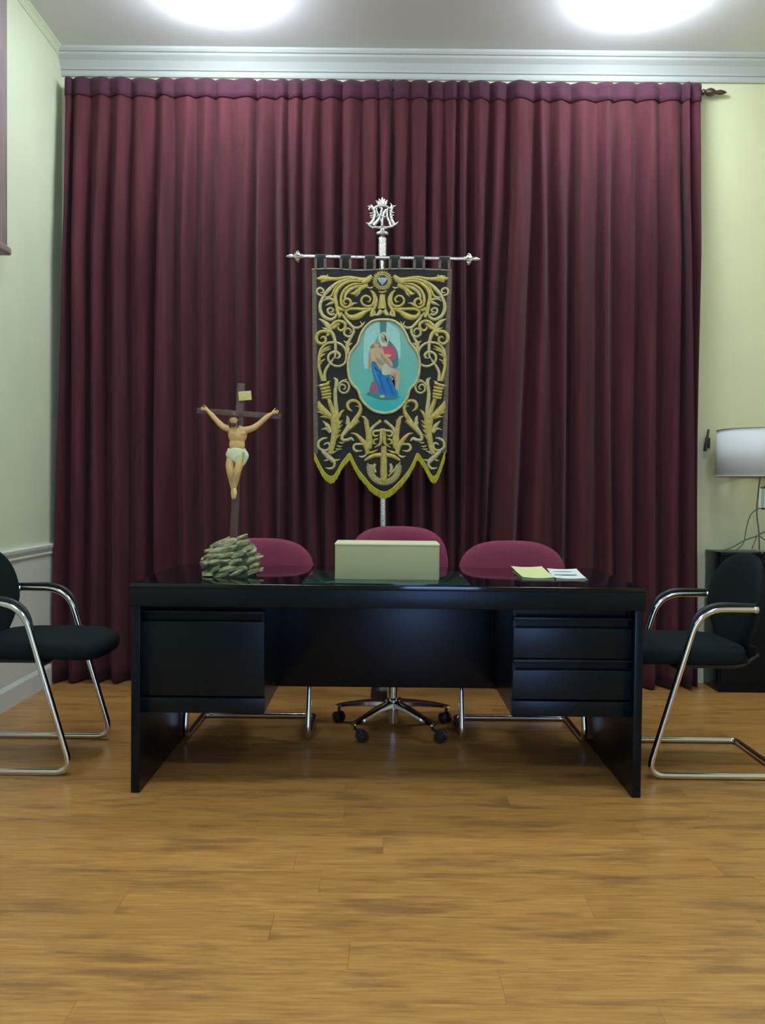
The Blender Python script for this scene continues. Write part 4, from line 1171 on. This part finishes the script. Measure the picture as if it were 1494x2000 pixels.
# ------------------------------------------------------------------ chairs
def arm_chair(label, fab, group, half=0.27, wid=0.245, back_w=0.50, back_h=0.43, back_z=0.650, back_x=-0.175, seat_f=0.345, bex=2.3, pinch=0.45):
    """cantilever sled chair facing +X, origin on the floor"""
    root = empty('armchair', (0, 0, 0)); tag(root, label, 'chair', group)
    r = 0.0125
    armx = 0.078 if half > 0.25 else 0.02
    path = []
    for sy in (-1, 1):
        side_ = [(-0.14, sy * wid, 0.66), (armx, sy * wid, 0.66), (half, sy * wid, r + 0.002), (-half, sy * wid, r + 0.002)]
        path.append(side_)
    full = path[0] + path[1][::-1]
    pts = fillet(full, [0, 0.10, 0.07, 0.03, 0.03, 0.07, 0.10, 0], 8)
    bm = B(); tube(bm, pts, r, 14)
    fr_ = obj('frame', bm, M['chrome'], root)
    for sy in (-1, 1):
        bm = B()
        ap = fillet([(-0.135, sy * wid, 0.678), (armx + 0.012, sy * wid, 0.678), (half + 0.012, sy * wid, 0.02)], [0, 0.105, 0], 8)
        ap = [p for p in ap if p.z > 0.60]
        ap.append(ap[-1] + Vector((0.012, 0, -0.045)))
        tube(bm, ap, [0.0065] + [0.0098] * (len(ap) - 5) + [0.009, 0.008, 0.006, 0.003], 10)
        obj('arm_pad', bm, M['plastic'], root)
        bm = B(); lathe(bm, (-0.144, sy * wid, 0.66), [(0, 0), (0.0135, 0), (0.0150, 0.004), (0.0150, 0.014), (0.0125, 0.018), (0, 0.018)], 16, axis=Vector((1, 0, 0)))
        obj('tube_cap', bm, M['chrome'], root)
    # cross tubes carrying the seat
    fx = lambda z: armx + (half - armx) * (0.66 - z) / 0.65
    for z, nm in ((0.425, 'seat_rail'),):
        bm = B(); tube(bm, [(fx(z), -wid, z), (fx(z), wid, z)], 0.011, 12)
        tube(bm, fillet([(fx(z), -0.16, z), (-0.12, -0.16, z - 0.0), (-0.19, -0.15, 0.47)], 0.04), 0.010, 10)
        tube(bm, fillet([(fx(z), 0.16, z), (-0.12, 0.16, z - 0.0), (-0.19, 0.15, 0.47)], 0.04), 0.010, 10)
        obj(nm, bm, M['plastic'], root)
    bm = B()
    cxs = (seat_f - 0.155) / 2
    sl = seat_f + 0.155
    def warp_s(p):
        p.z += 0.018 * (1 - (p.x / (sl / 2)) ** 2) * 0 - 0.030 * max(0, p.x / (sl / 2) - 0.55) ** 1.2 * 1.6
        return p
    sym_pad(bm, sl, 0.46, 0.072, 4.0, 44, warp_s, lambda p: Vector((cxs + p.x, p.y, 0.472 + p.z)), boxy=True)
    obj('seat', bm, fab, root)
    bm = B()
    def warp_b(p):
        p.z += 0.05 * (p.x / (back_w / 2)) ** 2 * 0.7
        return p
    tilt = R(9)
    sym_pad(bm, back_w, back_h, 0.055, bex, 48, warp_b,
            lambda p: Vector((back_x - math.sin(tilt) * p.y + math.cos(tilt) * p.z, p.x, back_z + math.cos(tilt) * p.y + math.sin(tilt) * p.z)), pinch=pinch)
    obj('backrest', bm, fab, root)
    # curved upholstered neck joining seat and back
    bm = B()
    zc0 = back_z - back_h / 2 + 0.03
    pr = fillet([(-0.02, 0, 0.452), (back_x + 0.01, 0, 0.450), (back_x + 0.012, 0, zc0 + 0.04)], 0.06, 6)
    rowsn = []
    for i, p in enumerate(pr):
        w = 0.195 - 0.045 * math.sin(PI * i / (len(pr) - 1))
        a = pr[max(0, i - 1)]; c = pr[min(len(pr) - 1, i + 1)]; t = (c - a).normalized(); nrm = Vector((t.z, 0, -t.x))
        rowsn.append([bm.verts.new(p + nrm * (0.014 * s1) + Vector((0, w * s2, 0))) for s1, s2 in ((-1, -0.95), (0, -1), (1, -0.95), (1, 0.95), (0, 1), (-1, 0.95))])
    for A, Bb in zip(rowsn, rowsn[1:]):
        for q in range(6): bm.faces.new((A[q], A[(q + 1) % 6], Bb[(q + 1) % 6], Bb[q]))
    bm.faces.new(rowsn[0]); bm.faces.new(rowsn[-1])
    obj('back_neck', bm, fab, root)
    return root


cA = arm_chair('black fabric armchair on a chrome sled frame, left of the desk, against the white dado', M['fabric'], 'black armchairs beside the desk')
cA.location = (-1.447, 3.545, 0)
cB = copy_tree(cA); cB['label'] = 'black fabric armchair on a chrome sled frame, between the desk and the lamp cabinet'
cB.location = (1.300, 3.575, 0); cB.rotation_euler = (0, 0, PI)
gr = 'maroon chairs behind the desk'
cC = arm_chair('maroon fabric chair with wide rounded back behind the crucifix end of the desk', M['redfab'], gr, half=0.20, wid=0.268, back_w=0.52, back_h=0.39, back_z=0.672, back_x=-0.235, seat_f=0.225, bex=2.7, pinch=0.1)
cC.location = (-0.584, 3.965, 0); cC.rotation_euler = (0, 0, R(-90))
cD = copy_tree(cC); cD['label'] = 'maroon fabric chair with wide rounded back behind the leaflets on the desk'
cD.location = (0.625, 3.965, 0); cD.rotation_euler = (0, 0, R(-90))

# swivel chair in the middle
sw = empty('swivel_chair', (0.058, 4.03, 0), 'taller maroon swivel chair on a chrome five-star base behind the pale box', 'chair')
sx_, sy_ = 0.058, 4.03
bm = B(); lathe(bm, (sx_, sy_, 0), [(0, 0.022), (0.022, 0.022), (0.025, 0.085), (0.040, 0.09), (0.040, 0.135), (0.028, 0.14), (0.028, 0.30), (0.015, 0.305), (0.015, 0.42), (0, 0.42)], 24)
obj('gas_column', bm, M['chrome'], sw)
for q in range(5):
    a = R(-90 + 36 + 72 * q)
    d = Vector((math.cos(a), math.sin(a), 0)); n_ = Vector((-d.y, d.x, 0))
    bm = B()
    sec = []
    for t, w, zc_, hh in ((0.030, 0.028, 0.113, 0.018), (0.12, 0.024, 0.106, 0.014), (0.22, 0.020, 0.090, 0.011), (0.272 + (0.02 if q in (0, 4) else 0), 0.017, 0.079, 0.008), (0.284 + (0.02 if q in (0, 4) else 0), 0.010, 0.076, 0.006)):
        c = Vector((sx_, sy_, 0)) + d * t
        sec.append([bm.verts.new(c + n_ * (w * u) + Vector((0, 0, zc_ + hh * v))) for u, v in ((-1, -0.6), (-0.9, 0.4), (-0.4, 1), (0.4, 1), (0.9, 0.4), (1, -0.6), (0.6, -1), (-0.6, -1))])
    for A, Bb in zip(sec, sec[1:]):
        for k_ in range(8): bm.faces.new((A[k_], A[(k_ + 1) % 8], Bb[(k_ + 1) % 8], Bb[k_]))
    bm.faces.new(sec[0]); bm.faces.new(sec[-1])
    leg = obj('base_arm', bm, M['chrome'], sw)
    c = Vector((sx_ + (0.034 if q in (0, 4) else -0.004), sy_, 0)) + d * (0.293 if q in (0, 4) else 0.265)
    bm = B(); w0 = Vector((0.8, 0.6 if q % 2 else -0.6, 0)).normalized() if q not in (0, 4) else Vector((0.35 * (1 if q == 0 else -1), 1, 0)).normalized()
    c2 = Vector((sx_, sy_, 0)) + d * (0.29 if q in (0, 4) else 0.268); tube(bm, [c + Vector((0, 0, 0.030)), c2 + Vector((0, 0, 0.058)), c2 + Vector((0, 0, 0.072))], 0.007, 8)
    for s_ in (-1, 1):
        lathe(bm, c + w0 * (s_ * 0.006), [(0, 0), (0.020, 0), (0.0255, 0.003), (0.0255, 0.014), (0.021, 0.018), (0.012, 0.018), (0.010, 0.014), (0.0, 0.014)], 20, axis=w0 * s_)
    for v in bm.verts: pass
    # wheels rest on the floor
    for v in bm.verts:
        if abs(v.co.z) < 0.0262: v.co.z += 0.0256
    obj('caster', bm, M['plastic'], leg)
bm = B(); box(bm, sx_ - 0.10, sx_ + 0.10, sy_ - 0.11, sy_ + 0.13, 0.40, 0.43, 0.006); obj('seat_plate', bm, M['plastic'], sw)
bm = B(); sym_pad(bm, 0.45, 0.44, 0.075, 3.6, 44, None, lambda p: Vector((sx_ + p.x, sy_ + p.y - 0.01, 0.468 + p.z))); obj('seat', bm, M['redfab'], sw)
bm = B(); tube(bm, fillet([(sx_, sy_ + 0.10, 0.415), (sx_, sy_ + 0.29, 0.415), (sx_, sy_ + 0.275, 0.62)], 0.05), 0.013, 10); obj('back_bar', bm, M['plastic'], sw)
bm = B()
def wb(p):
    p.z -= 0.035 * (p.x / 0.24) ** 2
    return p
sym_pad(bm, 0.485, 0.43, 0.06, 3.0, 48, wb, lambda p: Vector((sx_ + 0.022 + p.x, sy_ + 0.235 + 0.10 * p.y + p.z, 0.712 + p.y)))
obj('backrest', bm, M['redfab'], sw)

# ------------------------------------------------------------------ low cabinet, lamp, cables, hook
cbx0 = px(1405, 1200, 4.80).x; cbz = px(1450, 1079, 4.80).z
cab = empty('low_cabinet', (cbx0 + 0.5, 4.92, 0), 'low black cabinet against the wall at the right, behind the armchair', 'cabinet')
bm = B(); box(bm, cbx0 + 0.004, cbx0 + 1.0, 4.805, 5.026, 0.0, cbz - 0.02, 0.002); obj('body', bm, M['black'], cab)
bm = B(); box(bm, cbx0, cbx0 + 1.004, 4.79, 5.03, cbz - 0.02, cbz, 0.003); obj('top', bm, M['black'], cab)
for q in range(2):
    bm = B(); box(bm, cbx0 + 0.012 + q * 0.494, cbx0 + 0.498 + q * 0.494, 4.79, 4.805, 0.06, cbz - 0.03, 0.003); dr = obj('door', bm, M['black'], cab)
    hx = cbx0 + (0.46 if q == 0 else 0.54)
    bm = B(); tube(bm, [(hx, 4.78, 0.42), (hx, 4.78, 0.54)], 0.004, 8); tube(bm, [(hx, 4.792, 0.44), (hx, 4.78, 0.44)], 0.003, 6); tube(bm, [(hx, 4.792, 0.52), (hx, 4.78, 0.52)], 0.003, 6); obj('handle', bm, M['chrome'], dr)

LD = 4.77
lc_ = px(1502, 930, LD)
lmp = empty('table_lamp', (lc_.x, LD, cbz), 'table lamp with a white drum shade standing on the black cabinet', 'lamp')
zt_, zb_ = px(1480, 840, LD).z, px(1480, 931, LD).z
rr_ = 0.272
# the cabinet is shallow, so the shade overhangs it to the front only
LYC = 4.77
bm = B()
n = 64
for r_, flip in ((rr_, 1),):
    t_ = [bm.verts.new((lc_.x + math.cos(2 * PI * i / n) * r_, LYC + math.sin(2 * PI * i / n) * r_, zt_)) for i in range(n)]
    b2 = [bm.verts.new((lc_.x + math.cos(2 * PI * i / n) * (r_ + 0.006), LYC + math.sin(2 * PI * i / n) * (r_ + 0.006), zb_)) for i in range(n)]
    for i in range(n): bm.faces.new((t_[i], t_[(i + 1) % n], b2[(i + 1) % n], b2[i]))
sh = obj('lamp_shade', bm, [M['shade'], M['shadein']], lmp)
md = sh.modifiers.new('thick', 'SOLIDIFY'); md.thickness = 0.003; md.offset = -1; md.material_offset = 1
for zz, rq in ((zt_, rr_ + 0.001), (zb_, rr_ + 0.007)):
    bm = B(); tube(bm, [(lc_.x + math.cos(a) * rq, LYC + math.sin(a) * rq, zz) for a in [2 * PI * i / 64 for i in range(64)]], 0.0035, 6, closed=True); obj('shade_rim', bm, mat('shade_tape', (0.42, 0.42, 0.34), 0.7), lmp)
bm = B()
for q in range(3):
    a = R(30 + q * 120); tube(bm, [(lc_.x, LYC, zt_ - 0.03), (lc_.x + math.cos(a) * rr_, LYC + math.sin(a) * rr_, zt_ - 0.004)], 0.003, 6)
lathe(bm, (lc_.x, LYC, zt_ - 0.05), [(0, 0), (0.02, 0), (0.02, 0.05), (0, 0.055)], 16)
obj('shade_carrier', bm, M['chrome'], lmp)
bm = B(); zg1, zg0 = px(1490, 953, LD).z, px(1490, 993, LD).z
lathe(bm, (lc_.x, LYC, cbz), [(0, 0), (0.055, 0), (0.055, 0.010), (0.012, 0.018), (0.010, zg0 - cbz - 0.01), (0.045, zg0 - cbz - 0.006), (0.047, zg0 - cbz), (0, zg0 - cbz)], 24)
lathe(bm, (lc_.x, LYC, zg1), [(0, 0), (0.047, 0), (0.045, 0.006), (0.010, 0.012), (0.009, zt_ - zg1 - 0.05), (0, zt_ - zg1 - 0.05)], 24)
obj('stem', bm, M['chrome'], lmp)
bm = B(); lathe(bm, (lc_.x, LYC, zg0), [(0.040, 0.0005), (0.046, 0.003), (0.046, zg1 - zg0 - 0.003), (0.040, zg1 - zg0 - 0.0005)], 28); obj('glass_section', bm, M['glass'], lmp)


def cord(pts, r, label, mt='cord'):
    q = catmull([px(a, b, d) for a, b, d in pts], 10)
    bm = B(); tube(bm, q, r, 8); o = obj('cable', bm, M[mt]); tag(o, label, 'cable'); return o


cz_y = px(1450, 1079, 4.80)
cord([(1486, 920, 4.74), (1481, 960, 4.735), (1478, 1000, 4.735), (1482, 1040, 4.74), (1483, 1075, 4.76)], 0.0042, 'thick grey cable hanging straight down from under the lamp shade')
cord([(1412, 1075, 4.81), (1432, 1068, 4.82), (1455, 1055, 4.83), (1478, 1047, 4.84), (1496, 1039, 4.84), (1530, 1048, 4.84), (1560, 1072, 4.85)], 0.0036, 'grey cable arching low across the top of the black cabinet')
cord([(1438, 1074, 4.86), (1452, 1060, 4.87), (1458, 1030, 4.87), (1466, 1006, 4.87), (1482, 993, 4.87), (1504, 994, 4.87), (1530, 1030, 4.88), (1540, 1072, 4.88)], 0.0032, 'pale cable looping high beside the lamp stem', 'cord')
cord([(1468, 1073, 4.90), (1474, 1058, 4.91), (1480, 1046, 4.91), (1490, 1052, 4.91), (1500, 1060, 4.91), (1512, 1072, 4.92)], 0.0028, 'thin cable making the smallest hump at the foot of the lamp')

# coat hook on the wall
hk0 = px(1388, 860, YB)
hook = empty('wall_hook', (hk0.x, YB, hk0.z), 'small slanted brown hook on the cream wall beside the lamp shade', 'hook')
bm = B()
pp = [px(1384, 839, YB - 0.045), px(1382, 850, YB - 0.05), px(1379, 865, YB - 0.052), px(1377, 881, YB - 0.045)]
tube(bm, catmull(pp, 5), [0.006 + 0.0035 * (i / 15) for i in range(16)], 10); obj('hook_arm', bm, M['rod'], hook)
bm = B(); q0 = px(1381, 864, YB - 0.05); tube(bm, [q0, Vector((q0.x + 0.02, YB - 0.004, q0.z))], 0.006, 8)
box(bm, q0.x + 0.006, q0.x + 0.034, YB - 0.008, YB, q0.z - 0.03, q0.z + 0.03, 0.003); obj('wall_plate', bm, M['rod'], hook)
print('planks', plank_n)
